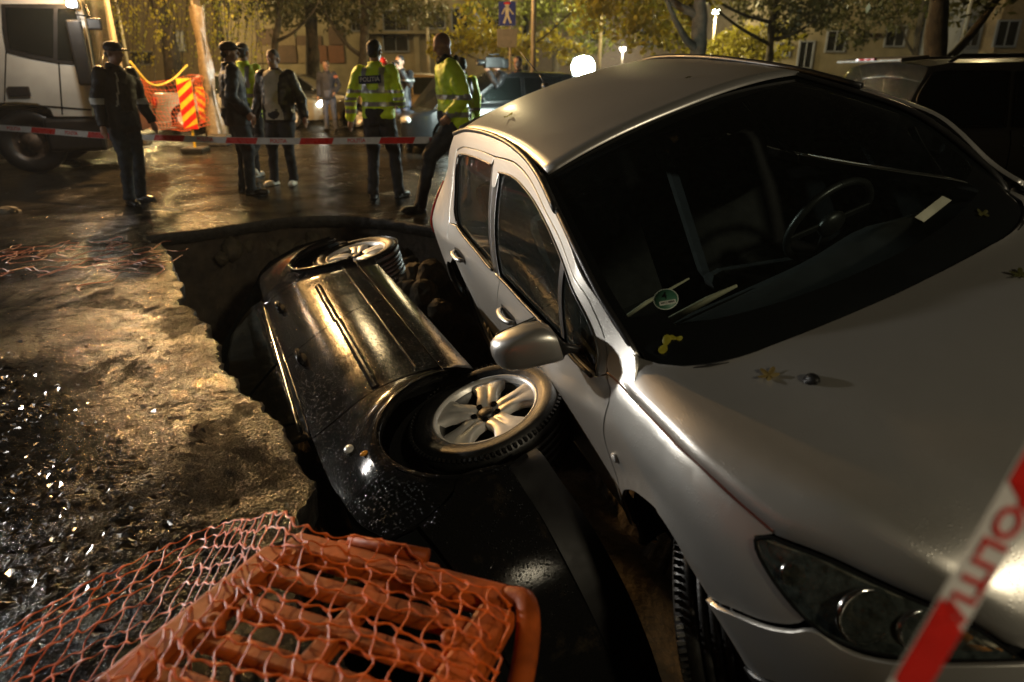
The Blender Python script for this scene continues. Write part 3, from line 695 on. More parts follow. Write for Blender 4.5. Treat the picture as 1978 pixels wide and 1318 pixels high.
    swM = Matrix.Translation((-.80, .36, .93))@Matrix.Rotation(R_(-62), 4, 'Y')
    o = MB().tube([(math.cos(a)*.185, math.sin(a)*.185, 0) for a in np.linspace(0, 2*math.pi, 37)], .015, 8, cap=False).ball((0,0,-.02), (.06,.06,.03)).box((0,.10,-.01), (.03,.17,.012), None, .004).box((0,-.10,-.01), (.03,.17,.012), None, .004).box((-.10,0,-.01), (.17,.04,.012), None, .004).build('steering_wheel', M['blacktrim'], car); o.matrix_local = swM
    bpy.data.objects.remove(sw)
    for y in (-.36, .36):
        s_ = MB()
        s_.box((-1.20, y, .55), (.52, .50, .16), None, .05)
        s_.box((-1.50, y, .85), (.16, .50, .62), Matrix.Rotation(R_(-14), 3, 'Y'), .06)
        so = s_.build('seat', M['seat'], car)
        MB().box((-1.62, y, 1.24), (.09, .27, .17), Matrix.Rotation(R_(-12), 3, 'Y'), .035).tube([(-1.60, y-.06, 1.05), (-1.62, y-.06, 1.2)], .006).tube([(-1.60, y+.06, 1.05), (-1.62, y+.06, 1.2)], .006).build('headrest', M['seat'], so)
    MB().box((-2.35, 0, .55), (.5, 1.2, .18), None, .05).box((-2.66, 0, .82), (.16, 1.2, .55), Matrix.Rotation(R_(-14), 3, 'Y'), .05).build('rear_bench', M['seat'], car)
    # hanging trinket under the glass
    wheel(car, (0.0, -.735, .26), -1, spin=.4, steer=R_(-34)); wheel(car, (0.0, .745, .245), 1, full=False)
    wheel(car, (-2.608, -.745, .255), -1, full=False); wheel(car, (-2.608, .745, .215), 1, full=False)
    MB().tube([(0,-.7,.245),(0,.7,.245)], .03).tube([(-2.608,-.7,.25),(-2.608,.7,.22)], .04).build('axle_beam', M['steel'], car)
    return car
def thing_part(name, parent):
    o = bpy.data.objects.new(name, None); col.objects.link(o); o.parent = parent; return o
silver_car = build_silver()
# =================================================================== dark car lying on its side
DR = Matrix(((0.39507, -0.29698, -0.86932, 0.3465), (-0.91856, -0.14089, -0.36932, 2.6587), (-0.0128, 0.94443, -0.32845, -0.4864), (0, 0, 0, 1)))
F_dp = smooth_fn([0,.05,.12,.2,.3,.5,.7,.85,1], [.775,.80,.822,.840,.855,.870,.862,.838,.80], .04)
def d_half(s, z):
    h = .93; t = (z-.18)/(h-.18)
    if t <= 1: return F_dp(t)
    d = z-h; return .80-.42*d-.25*d*d
def DB(s, z):
    if s <= 0:
        y = d_half(s, z)*ip(s, [-3.6,-3.5,-3.3,-3.0,-2.5], [.7,.8,.9,.96,1]); x = s
    else:
        b = d_half(s, z); a = ip(z, [.2,.6,.8,.95], [.85,.88,.82,.5]); al = math.pi/2-s/.86; n = 2.6
        r = ((abs(math.cos(al))/a)**n+(abs(math.sin(al))/b)**n)**(-1/n); x = r*math.cos(al); y = r*math.sin(al)
    for cx in (.10, -2.56):
        if abs(x-cx) < .65:
            dd = math.hypot(x-cx, z-.355); y += .026*math.exp(-((dd-.365)/.05)**2)
    return Vector((x, y, z))
def build_dark():
    car = thing('overturned_car', 'black car fallen on its side into the hole, two wheels up', 'car', mat=DR)
    bp = M['blackpaint']; gap = M['gap']; CT = (-1.3, 0, .4)
    arc = lambda cx, a0, a1, r=.36, n=14: [(cx+r*math.cos(a), .355+r*math.sin(a)) for a in np.linspace(a0, a1, n)]
    for mir in (False, True):
        S = lambda nm, o, mat=bp, step=.04, **k: sheet(nm, o, DB, mat, car, step=step, mirror=mir, **k)
        fa = arc(.10, math.pi+.15, .35, .345, 16)
        S('fender', outline([(-.36,.93),(-.34,.80),(-.37,.6),(-.345,.36),(fa[0][0], fa[0][1])], fa, [fa[-1],(.43,.56),(.452,.69),(.44,.80)], [(.44,.80),(.30,.87),(.0,.915),(-.36,.93)], step=.025), step=.035)
        S('front_door', outline([(-.37,.93),(-.35,.80),(-.38,.6),(-.37,.32)], [(-.37,.32),(-.8,.32),(-1.36,.32)], [(-1.36,.32),(-1.34,.5),(-1.30,.60),(-1.27,.8),(-1.29,.94)], [(-1.29,.94),(-.9,.935),(-.37,.93)], step=.03))
        ra = arc(-2.56, .12, math.pi/2, .36, 10)
        S('rear_door', outline([(-1.37,.32),(-1.35,.5),(-1.31,.60),(-1.28,.8),(-1.30,.94)], [(-1.30,.94),(-1.9,.955),(-2.35,.965)], [(-2.35,.965),(-2.30,.85),(-2.26,.70)], [(-2.26,.70)]+[p for p in ra[::-1] if p[0] > -2.33], [ra[0],(-2.17,.32)], [(-2.17,.32),(-1.37,.32)], step=.03))
        rb = arc(-2.56, 2.2-.9, math.pi+.1, .36, 14)
        rb = [p for p in arc(-2.56, math.acos(.30/.36)+.25, math.pi+.1, .36, 16)]
        S('rear_quarter', outline([(-2.36,.965),(-2.31,.85),(-2.28,.72),(rb[0][0],rb[0][1])], rb, [rb[-1],(-3.25,.30)], [(-3.25,.30),(-3.5,.35),(-3.52,.6),(-3.45,.9)], [(-3.45,.9),(-3.1,.96),(-2.36,.965)], step=.03))
        S('sill', outline([(-.34,.308),(-.37,.31),(-1.3,.31),(-2.18,.308)], [(-2.18,.308),(-2.21,.19)], [(-2.21,.19),(-1.3,.185),(-.29,.19)], [(-.29,.19),(-.34,.308)], step=.03))
        S('front_bumper', outline([(.445,.55),(.462,.69)], [(.462,.69),(.60,.66),(.80,.64),(1.35,.63)], [(1.35,.63),(1.35,.34)], [(1.35,.34),(.8,.34),(.62,.337),(.44,.349),(.40,.44),(.402,.50)], [(.402,.50),(.445,.55)], step=.03), off=.008)
        S('bumper_skirt', outline([(.432,.338),(.62,.328),(.8,.33),(1.35,.33)], [(1.35,.33),(1.35,.19)], [(1.35,.19),(.8,.19),(.40,.21)], [(.40,.21),(.432,.338)], step=.03), mat=M['tyre_dark'], off=.0)
        S('headlamp', outline([(.47,.705),(.46,.80),(.52,.845)], [(.52,.845),(.75,.80),(1.0,.76)], [(1.0,.76),(1.0,.67)], [(1.0,.67),(.7,.675),(.47,.705)], step=.03), mat=M['frit'], off=.0)
        # side window band, windows
        S('window_frame', outline([(-.40,.94),(-1.3,.948),(-2.2,.968),(-2.5,.99)], [(-2.5,.99),(-2.62,1.10),(-2.55,1.28)], [(-2.55,1.28),(-2.0,1.38),(-1.3,1.39),(-1.0,1.32),(-.6,1.1),(-.40,.94)], step=.04), mat=M['frit'], off=-.004, step=.06)
        sg = -1 if mir else 1
        def on(a, b, o=0.0):
            p = DB(a, b); t1 = DB(a+.001, b)-p; t2 = DB(a, b+.001)-p; n = t1.cross(t2).normalized()
            if n.y < 0: n = -n
            p = p+n*o; return Vector((p.x, p.y*sg, p.z))
        S('side_window', outline([(-.62,.99),(-1.27,.99)], [(-1.27,.99),(-1.30,1.33)], [(-1.30,1.33),(-1.05,1.27),(-.62,.99)], step=.04), mat=M['darkglass'], off=.003, lip=.004, step=.06)
        S('side_window', outline([(-1.36,.99),(-2.3,1.01)], [(-2.3,1.01),(-2.40,1.15),(-2.3,1.28)], [(-2.3,1.28),(-1.9,1.34),(-1.38,1.34)], [(-1.38,1.34),(-1.36,.99)], step=.04), mat=M['darkglass'], off=.003, lip=.004, step=.06)
        MB().tube([on(a, .975, .004) for a in np.linspace(-.5, -2.35, 24)], .006, 6).build('window_trim', M['chrome'], car)
        # rub strips
        def strip(z0, z1, a0, a1, name):
            rows = []
            for z, o in ((z0, -.002), (z0+.004, .006), ((z0+z1)/2, .008), (z1-.004, .006), (z1, -.002)):
                rows.append([on(a, z+.01*((a+1.3)/1.0)*0, o) for a in np.linspace(a0, a1, 24)])
            loft(name, rows, bp, car)
        strip(.578, .622, -.40, -1.285, 'rub_strip'); strip(.585, .63, -1.315, -2.0, 'rub_strip')
        # body crease below strips, reads as a long highlight
        strip(.400, .416, -.40, -1.33, 'door_crease'); strip(.400, .416, -1.37, -2.15, 'door_crease')
        for (a0, a1, b) in ((-1.22, -1.03, .855), (-2.12, -1.93, .872)):
            hp = [on(a0+(a1-a0)*t, b, .004+.036*math.sin(math.pi*t)**.5) for t in np.linspace(0, 1, 11)]
            MB().tube(hp, [.008]+[.014]*9+[.008], 8).build('door_handle', bp, car)
            MB().ball(on((a0+a1)/2, b-.004, -.002), (.07, .012, .035), None, 16).build('handle_recess', gap, car)
        MB().ball(on(-.07, .80, .008), (.026, .012, .020), None, 16).build('side_repeater', M['whitelens'], car)
        MB().ball(on(.05, .752, .006), (.012, .008, .016), None, 12).build('amber_reflection', M['amberlens'], car)  # amber reflection on the fender, modelled as a small coloured bead
        # arch lips and liners
        for cx, r0 in ((.10, .34), (-2.56, .355)):
            rows = []
            for dy, dr in ((.012, 0), (.018, -.010), (.006, -.022), (-.02, -.024)):
                rows.append([on(cx+(r0+.012+dr)*math.cos(a), .355+(r0+.012+dr)*math.sin(a), dy) for a in np.linspace(-.10, math.pi+.05, 40)])
            if cx < 0 or not mir or True: loft('arch_lip', rows, bp, car, flip=mir)
            rows = []
            for dy, dr in ((.80, .0), (.74, .012), (.45, .012)):
                rows.append([Vector((cx+(r0-.01+dr)*math.cos(a), sg*dy, .355+(r0-.01+dr)*math.sin(a))) for a in np.linspace(-.3, math.pi+.3, 30)])
            rows.append([Vector((cx, sg*.45, .36))]*30)
            loft('arch_liner', rows, gap, car)
    # inner shell, underside
    for sg in (1, -1):
        rows = []
        for s in np.linspace(-3.45, 1.35, 56):
            r = []
            for t in np.linspace(0, 1, 10):
                z = .20+.70*t; p = DB(s, z)
                for cx in (.10, -2.56):
                    if abs(p.x-cx) < .39: z = max(z, .355+math.sqrt(max(0, .39**2-(p.x-cx)**2)))
                z = min(z, .9); p = DB(s, z); r.append(Vector((p.x, p.y*.955*sg, z)))
            rows.append(r)
        loft('inner_shell', rows, gap, car, flip=sg > 0)
    un = MB(); un.box((-1.33, 0, .20), (2.0, 1.46, .03)).box((.02, 0, .24), (.8, .86, .10)).box((-2.85, 0, .27), (1.2, 1.0, .14), None, .03)
    un.build('underbody', M['steel'], car)
    MB().tube(cr([(.1,.1,.17),(-.6,.05,.15),(-1.4,.08,.15),(-2.2,.25,.17),(-2.6,.3,.25),(-3.2,.35,.24)], 5), .026, 10).build('exhaust_pipe', M['steel'], car)
    MB().tube([(-1.7,.08,.15),(-2.1,.2,.16)], .075, 14).build('silencer', M['steel'], car)
    MB().tube([(-3.2,.40,.24),(-3.2,-.2,.24)], .10, 16).build('rear_silencer', M['steel'], car)
    for x in (.0, -2.62):
        [MB().box((x-.02, y_, .22), (.10, .42, .035), None, .012).tube([(x+.05,y_*1.3,.24),(x-.22,y_*.8,.20)], .018).build('suspension_arm', M['steel'], car) for y_ in (.40, -.40)]
    # roof, screens, bonnet, tail
    rows = []
    for x, z, y in ((-.50,.96,.78),(-.8,1.15,.70),(-1.05,1.34,.62),(-1.3,1.42,.60),(-1.9,1.44,.60),(-2.4,1.38,.60),(-2.8,1.16,.68),(-3.05,.98,.76)):
        rows.append([Vector((x+.08*(1-abs(u)**2)*(1 if x > -1.5 else -1), u*y, z+.03*(1-u*u))) for u in np.linspace(-1, 1, 15)])
    roof = loft('roof', rows[2:6], bp, car, flip=True)
    loft('front_screen', rows[:3], M['darkglass'], car, flip=True); loft('rear_screen', rows[5:], M['darkglass'], car, flip=True)
    loft('bonnet', [[Vector((x, u*y, z+.05*(1-u*u))) for u in np.linspace(-1, 1, 15)] for x, z, y in ((-.42,.94,.78),(-.1,.93,.78),(.3,.88,.74),(.6,.80,.62),(.80,.68,.40))], bp, car, flip=True)
    loft('boot_lid', [[Vector((x, u*y, z+.02*(1-u*u))) for u in np.linspace(-1, 1, 13)] for x, z, y in ((-3.05,.98,.76),(-3.45,.95,.70),(-3.55,.85,.72),(-3.58,.6,.74),(-3.52,.32,.72))], bp, car, flip=True)
    wheel(car, (0.0, .672, .262), 1, r=.318, wd=.215, rr=.218, spin=R_(-62), steer=0.0)
    wheel(car, (-2.63, .672, .262), 1, r=.312, wd=.215, rr=.218, spin=R_(20), steer=0, tilt=R_(-7))
    wheel(car, (0.0, -.672, .28), -1, full=False); wheel(car, (-2.62, -.672, .30), -1, full=False)
    return car
dark_car = build_dark()
# =================================================================== setting materials
def asphalt_mat():
    m, nt, out = newmat('wet_asphalt'); b = pbsdf(nt, Specular_IOR_Level=.5); L = nt.links.new
    n1 = nz(nt, .55, 6, .62, dist=.3); n2 = nz(nt, 2.3, 5, .65, dist=.6); agg = nz(nt, 95, kind='F1'); fine = nz(nt, 260, 3, .7); mid = nz(nt, 78, 6, .75)
    colr = ramp(nt, n2.outputs[0], [(.3, (.008, .0075, .0065)), (.55, (.014, .013, .011)), (.8, (.026, .023, .018))]); L(colr, b.inputs['Base Color'])
    wet = ramp(nt, n1.outputs[0], [(.38, .06), (.52, .13), (.66, .30)]); w2 = ramp(nt, n2.outputs[0], [(.45, 0.0), (.72, .20)])
    ad = nt.nodes.new('ShaderNodeMath'); ad.operation = 'ADD'; L(wet, ad.inputs[0]); L(w2, ad.inputs[1]); L(ad.outputs[0], b.inputs['Roughness'])
    am = ramp(nt, n1.outputs[0], [(.40, .08), (.55, 1.0)])
    mu = nt.nodes.new('ShaderNodeMath'); mu.operation = 'MULTIPLY'; L(agg.outputs['Distance'], mu.inputs[0]); L(am, mu.inputs[1])
    b1 = bump(nt, mu.outputs[0], .0028, 1.0); mm = nt.nodes.new('ShaderNodeMath'); mm.operation = 'MULTIPLY'; L(mid.outputs[0], mm.inputs[0]); L(ramp(nt, n1.outputs[0], [(.40, .10), (.54, 1.0)]), mm.inputs[1]); b2 = bump(nt, mm.outputs[0], .0024, 1.0, b1); b3 = bump(nt, fine.outputs[0], .0010, 1.0, b2); gr = nt.nodes.new('ShaderNodeMath'); gr.operation = 'MULTIPLY'; g2 = nt.nodes.new('ShaderNodeMath'); g2.operation = 'MULTIPLY'
    L(ramp(nt, nz(nt, 1.5, 6, .68, dist=.8).outputs[0], [(.40, .50), (.50, .34), (.57, .03)]), gr.inputs[0]); L(ramp(nt, nz(nt, 105, 4, .8).outputs[0], [(.44, .02), (.60, 1.0)]), gr.inputs[1])
    L(gr.outputs[0], g2.inputs[0]); L(ramp(nt, nz(nt, 9, 7, .82, dist=.4).outputs[0], [(.42, .08), (.58, 1.0)]), g2.inputs[1]); L(g2.outputs[0], b.inputs['Specular IOR Level'])
    L(b3, b.inputs['Normal']); L(b.outputs[0], out.inputs[0]); return m
M['asphalt'] = asphalt_mat()
M['earth'] = simple('wet_earth', (.055, .040, .024), .75, var=.5, scale=6, bmp=.02, bscale=18)
M['slab'] = simple('asphalt_edge', (.035, .032, .027), .6, var=.5, scale=20, bmp=.012, bscale=30)
M['stone'] = simple('pale_stone', (.075, .060, .036), .8, var=.5, scale=9, bmp=.01, bscale=22)
M['bark'] = simple('bark', (.055, .045, .03), .9, var=.45, scale=7, bmp=.02, bscale=30)
M['orange'] = simple('orange_plastic', (.42, .080, .010), .55, var=.5, scale=11, bmp=.0012, bscale=60, spec=.3)
M['net'] = simple('orange_net', (.74, .12, .010), .45, var=.25, scale=30, spec=.3)
M['netfar'] = simple('orange_net_far', (.60, .10, .02), .4, var=.2, scale=5)
M['tape_w'] = simple('tape_white', (.60, .58, .56), .30, var=.1, scale=12, bmp=.002, bscale=25)
M['tape_r'] = simple('tape_red', (.55, .02, .015), .30, var=.15, scale=12, bmp=.002, bscale=25)
M['white_metal'] = simple('truck_white', (.33, .33, .30), .38, var=.15, scale=2.5, coat=.3)
M['pole'] = simple('galvanised_pole', (.42, .36, .26), .45, .3, var=.2)
M['lampglass'] = emis('sodium_diffuser', (1.0, .62, .22), 60)
M['whitelamp'] = emis('white_lamp', (1.0, .97, .90), 150)
M['floodlamp'] = emis('flood_lamp', (.84, 1.0, .93), 420)
M['winlit'] = emis('lit_window', (1.0, .75, .35), .28)
M['winblue'] = emis('lit_window_blue', (.6, .75, .9), .30)
M['windark'] = simple('dark_window', (.012, .012, .012), .12, var=.2)
SOD = (1.0, .62, .24)
def point(name, loc, e, c, r, parent=None):
    l = bpy.data.lights.new(name, 'POINT'); l.energy = e; l.color = c; l.shadow_soft_size = r
    o = bpy.data.objects.new(name, l); col.objects.link(o); o.location = loc
    if parent: o.parent = parent
    return o

# =================================================================== ground with the hole
HOLE = [(-3.45,6.28),(-3.0,6.62),(-2.36,7.22),(-1.95,7.28),(-1.5,7.22),(-1.1,6.95),(-.62,6.55),(.1,6.1),(.62,5.4),(.92,4.6),(1.25,3.6),(1.6,2.6),(1.82,1.6),(1.75,.75),(1.2,.62),(.5,.80),(-.05,.95),(-.35,1.2),(-.62,1.55),(-.74,1.97),(-.72,2.13),(-.90,2.43),(-1.14,2.75),(-1.54,3.36),(-1.95,3.95),(-2.26,4.46),(-2.79,5.45),(-3.1,5.9)]
def rough_edge(poly, step=.024):
    P = resamp(cr(poly+[poly[0]], 4)[:-1] if False else poly+[poly[0]], step)[:-1]; out = []; n = len(P)
    for i, p in enumerate(P):
        t = P[(i+1) % n]-P[i-1]; t = t/np.linalg.norm(t); nn = np.array((t[1], -t[0]))
        q = Vector((p[0]*2.2, p[1]*2.2, 0))
        d = noise.noise(q*.8)*.05+noise.noise(q*2.9)*.030+noise.noise(q*8.0)*.016+noise.noise(q*19.0)*.016+noise.noise(q*41.0)*.012
        sc_ = .25 if p[1] > 6.3 else 1.0
        out.append(p+nn*d*sc_)
    return out
edge = rough_edge(HOLE)
def ground():
    n = len(edge); pts = [Vector(p) for p in edge]; B_ = [(-150,-20),(150,-20),(150,220),(-150,220)]
    for x in (-150, -60, -25, -12, -6, 6, 12, 25, 60, 150):
        for y in (-20, -4, 9, 16, 30, 60, 120, 220): pts.append(Vector((x, y)))
    for k in range(500): pts.append(Vector((rng.uniform(-5, 4), rng.uniform(-.5, 9))))
    r = delaunay_2d_cdt(pts, [(i, (i+1) % n) for i in range(n)], [], 0, 1e-6)
    el = [tuple(p) for p in edge]; F = []
    for f in r[2]:
        c = sum((r[0][i] for i in f), Vector((0, 0)))/len(f)
        if inside(el, c): continue
        F.append(tuple(f))
    vs = [(v.x, v.y, 0) for v in r[0]]
    o = mesh_obj('road', vs, F, M['asphalt']); tag(o, kind='structure')
    rows = []; ne = n
    cen = np.array((-.6, 3.8))
    prof = [(0, 0, .0), (-.012, -.012, .3), (-.06, .0, .6), (-.115, .01, .6), (-.13, .09, .4), (-.30, .10, 1.2), (-.55, .05, 1.8), (-.9, .02, 2.0), (-1.3, -.08, 2.0), (-1.72, -.22, 2.0)]
    for z, outw, am in prof:
        r = []
        for i, p in enumerate(edge):
            d = (p-cen)/np.linalg.norm(p-cen); q = Vector((p[0]*2.5, p[1]*2.5, z*4))
            nn = noise.noise(q)*.10*am+noise.noise(q*3.3)*.035*am
            if z == 0: nn = 0
            x, y = p+d*(outw+nn*.6 if z > -.5 or p[1] > 1.5 else min(outw+nn*.6, 0))
            r.append(Vector((x, y, z+ (noise.noise(q*1.7)*.02*am if z < 0 else 0))))
        rows.append(r)
    w1 = loft('hole_slab_edge', rows[:5], M['slab'], None, closed=True, flip=False); tag(w1, kind='structure')
    w2 = loft('hole_wall', rows[4:], M['earth'], None, closed=True, flip=False); tag(w2, kind='structure')
    fl = []; xs = np.linspace(-4.2, 2.4, 50); ys = np.linspace(-.2, 8.2, 60)
    vs = [Vector((x, y, -1.68+.14*noise.noise(Vector((x*1.3, y*1.3, 5)))+.05*noise.noise(Vector((x*5, y*5, 2))))) for y in ys for x in xs]
    fs = [(j*50+i, j*50+i+1, j*50+i+51, j*50+i+50) for j in range(59) for i in range(49)]
    tag(mesh_obj('hole_floor', vs, fs, M['earth']), kind='structure')
ground()
def rock(name, c, r, seed, mat, parent=None, squash=(1,1,1)):
    bm = bmesh.new(); bmesh.ops.create_icosphere(bm, subdivisions=3, radius=1)
    for v in bm.verts:
        q = v.co*1.1+Vector((seed*7.3, seed*3.1, seed)); d = 1+.30*noise.noise(q)+.14*noise.noise(q*2.7)+.05*noise.noise(q*7)
        v.co = Vector((v.co.x*squash[0], v.co.y*squash[1], v.co.z*squash[2]))*d*r
    me = bpy.data.meshes.new(name); bm.to_mesh(me); bm.free(); me.materials.append(mat)
    o = bpy.data.objects.new(name, me); col.objects.link(o); o.location = c; o.parent = parent; return o
# pale stones bedded in the far wall and heaped below it
SL = ['leftmost pale stone in the far hole wall', 'small low stone beneath the leftmost stone of the far hole wall', 'upright stone of a close pair in the far hole wall, the left one', 'upright stone of a close pair in the far hole wall, the right one',
      'large rounded pale stone halfway along the far hole wall', 'broad pale stone just left of the fallen car rear wheel arch', 'small stone high under the asphalt edge above the rear wheel arch', 'lower stone of the far wall beside the rear wheel arch', 'pale stone in the far wall hidden partly by the fallen rear wheel',
      'pale rock right of the fallen rear wheel, upper left of its heap', 'biggest pale rock of the heap between the two cars', 'pale rock of the heap nearest the silver car rear door', 'lower pale rock of the heap between the two cars', 'flat rock wedged against the fallen rear tyre', 'small stone above the rock heap under the asphalt edge', 'lowest small rock beneath the silver car sill', 'tiny stone between the leftmost stone and the upright pair']
k = 0
for (u, v, Y, r) in [(447,482,6.75,.10),(428,500,6.6,.07),(508,480,7.15,.09),(527,478,7.2,.10),(551,492,7.25,.16),(585,488,7.28,.14),(605,470,7.3,.10),(570,520,7.15,.09),(625,500,7.3,.12),(790,520,6.75,.14),(805,545,6.55,.17),(835,530,6.4,.16),(820,580,6.2,.15),(792,562,6.4,.13),(770,500,7.0,.10),(850,600,6.0,.12),(478,476,7.0,.07)]:
    p = dp(u, v, Y); o = rock('stone', p, r, k+1, M['stone'], None, (1, .8, .9 if k % 2 else 1.15)); k += 1
    tag(o, SL[k-1], 'stone', 'pale stones exposed in the hole wall')

# =================================================================== trees
LEAFM = {}
def leafmat(name, c1, c2, rough=.5):
    m, nt, out = newmat(name); b = pbsdf(nt, Roughness=rough); n = nz(nt, 1.7, 4, .7)
    nt.links.new(ramp(nt, n.outputs[0], [(.3, c1), (.7, c2)]), b.inputs['Base Color'])
    t = nt.nodes.new('ShaderNodeBsdfTranslucent'); t.inputs[0].default_value = (*c2, 1)
    mx = nt.nodes.new('ShaderNodeMixShader'); mx.inputs[0].default_value = .35
    nt.links.new(b.outputs[0], mx.inputs[1]); nt.links.new(t.outputs[0], mx.inputs[2]); nt.links.new(mx.outputs[0], out.inputs[0]); return m
M['leaf_g'] = leafmat('leaf_green', (.08, .11, .015), (.20, .22, .03))
M['leaf_y'] = leafmat('leaf_yellow', (.22, .22, .02), (.42, .36, .03))
M['leaf_d'] = leafmat('leaf_dull', (.04, .045, .012), (.09, .085, .025))
def leaves(name, clumps, n, size, mat, parent, hang=0.0):
    "leaf-sized faces spread through several clump volumes"
    tot = sum(c[3]**2 for c in clumps); V = []; F = []
    for (x, y, z, r) in clumps:
        m = max(8, int(n*r*r/tot))
        d = rng.normal(size=(m, 3)); d /= np.linalg.norm(d, axis=1)[:, None]; rad = r*rng.uniform(.15, 1, m)**.45
        sub = rng.normal(size=(max(3, m//26), 3)); sub /= np.linalg.norm(sub, axis=1)[:, None]; sub *= r*rng.uniform(.4, 1.05, (len(sub), 1))
        idx = rng.integers(0, len(sub), m)
        P = np.where(rng.uniform(size=(m, 1)) < .75, sub[idx]+rng.normal(size=(m, 3))*r*.13, d*rad[:, None])
        P[:, 2] *= .8; P += (x, y, z)
        a = rng.normal(size=(m, 3)); a /= np.linalg.norm(a, axis=1)[:, None]; b = np.cross(a, rng.normal(size=(m, 3))); b /= np.linalg.norm(b, axis=1)[:, None]
        if hang: a = a*(1-hang)+np.array((0, 0, -1))*hang
        s = size*rng.uniform(.6, 1.4, m)[:, None]
        for i in range(m):
            k = len(V); p = P[i]; A = a[i]*s[i]; Bv = b[i]*s[i]*.5
            V += [p-A, p+Bv, p+A, p-Bv]; F.append((k, k+1, k+2, k+3))
    return mesh_obj(name, V, F, mat, parent, smooth=False)
def trunk_mesh(name, pts, r, parent, seg=10, mat=None):
    mb = MB().tube(pts, r, seg); o = mb.build(name, mat or M['bark'], parent)
    for v in o.data.vertices:
        q = v.co*2.3; v.co += Vector((noise.noise(q), noise.noise(q+Vector((9,0,0))), 0))*.06*min(1, r[0]/.15)
    return o
def tree(label, base, top, r0, crown, n, size, mat, group='trees standing around the street', limbs=3, kind='broadleaf_tree', seed=0):
    rr = random.Random(seed*13+5)
    t = thing(kind, label, 'tree', base, 0, group); T = Vector(top)-Vector(base); pts = []
    for i in range(9):
        q = i/8; pts.append(T*q+Vector((math.sin(q*5+seed)*.12, 0, 0))*q)
    trunk_mesh('trunk', cr(pts, 3), [r0*(1.25 if i < 2 else 1)*(1-.55*i/24) for i in range(25)], t, 12)
    for k in range(limbs):
        q = rr.uniform(.35, .85); s = T*q; a = rr.uniform(0, 6.28); L = rr.uniform(1.2, 2.6)
        e = s+Vector((math.cos(a)*L, math.sin(a)*L*.5, rr.uniform(.6, 2.0)))
        mid = (s+e)/2+Vector((0, 0, -.15)); pp = cr([s, mid, e, e+Vector((math.cos(a)*.6, 0, .7))], 4)
        trunk_mesh('limb', pp, [r0*.42*(1-.8*i/(len(pp)-1)) for i in range(len(pp))], t, 7)
    if crown:
        leaves('crown', [(c[0]-base[0], c[1]-base[1], c[2]-base[2], c[3]) for c in crown], n, size, mat, t)
    return t
def D(u, v, Y): p = dp(u, v, Y); return (p.x, p.y, p.z)
def base(u, Y): p = dp(u, 140, Y); return (p.x, Y, 0)
def crowns(lst, Y): return [(*D(u, v, Y+dy), r) for (u, v, r, dy) in lst]
tree('dark leaning trunk right of the bright floodlight, forked above', base(1338, 17), D(1378, -140, 17), .24, crowns([(1150,20,.9,3),(1230,60,.7,2),(1290,15,1.0,1),(1200,-30,1.2,2),(1310,80,.5,2),(1255,-60,1.2,1)], 17), 5200, .085, M['leaf_y'], seed=1)
tree('thick black straight trunk rising behind the parked dark estate car', base(1829, 13), D(1840, -200, 13), .24, crowns([(1780,-60,1.2,1),(1900,-90,1.2,0)], 13), 900, .09, M['leaf_d'], seed=2, limbs=1)
tree('slim trunk right of the yellow bush', base(1492, 24), D(1505, -120, 24), .15, crowns([(1500,-10,1.3,0),(1440,-30,1.2,1),(1560,10,1.2,1),(1590,-20,1.2,0),(1530,60,.6,0)], 24), 3600, .09, M['leaf_d'], seed=3)
tree('slender tree before the beige wall at the right', base(1772, 27), D(1790, -100, 27), .13, crowns([(1700,0,1.5,0),(1640,20,1.2,1),(1760,10,1.3,2),(1880,-30,1.5,0),(1650,75,.6,1)], 27), 3200, .09, M['leaf_d'], seed=4)
tree('tall trunk before the chequered wall, bare lower stem', base(603, 27), D(585, -120, 27), .30, crowns([(600,-20,1.6,0),(520,10,1.3,1),(470,-20,1.4,0)], 27), 2600, .085, M['leaf_d'], seed=5)
tree('forked dark tree behind the yellow jacketed officer', base(688, 26), D(710, -100, 26), .22, crowns([(700,0,1.4,0),(760,-10,1.4,1),(640,20,1.0,1),(820,15,1.1,0)], 26), 2800, .085, M['leaf_d'], seed=6)
tree('curving trunk between the capped men and the chequered wall', base(492, 24), D(560, -60, 24), .14, crowns([(540,-20,1.2,0)], 24), 700, .085, M['leaf_d'], seed=7, limbs=1)
tree('young tree with pale yellow leaves by the blue sign', base(985, 23), D(990, 20, 23), .09, crowns([(850,90,.5,0),(890,80,.6,0),(935,70,.7,0),(960,100,.6,0),(1010,95,.6,0),(1060,80,.5,0),(905,20,.35,-6),(1100,100,.5,0)], 23), 3600, .07, M['leaf_y'], seed=8)
tree('olive crowned tree behind the blue sign', base(1075, 30), D(1080, -100, 30), .2, crowns([(1000,0,1.6,0),(1090,10,1.5,0),(1130,70,1.2,1),(930,-10,1.3,2)], 30), 4200, .09, M['leaf_g'], seed=9)
bush = thing('yellow_bush', 'rounded bright yellow bush under the right street lamp', 'bush', base(1430, 30), 0)
b0 = base(1430, 30)
leaves('foliage', [(c[0]-b0[0], c[1]-b0[1], c[2]-b0[2], c[3]) for c in crowns([(1400,100,.9,0),(1430,75,.8,0),(1465,70,.7,0),(1490,95,.8,0),(1380,110,.6,0),(1510,60,.5,0),(1540,68,.35,0),(1440,115,1.0,0)], 30)], 4200, .085, M['leaf_y'], bush)
for k in range(5): trunk_mesh('stem', [(rng.uniform(-.2,.2), 0, 0), (rng.uniform(-.9,.9), rng.uniform(-.3,.3), 1.6)], [.05, .02], bush, 6)
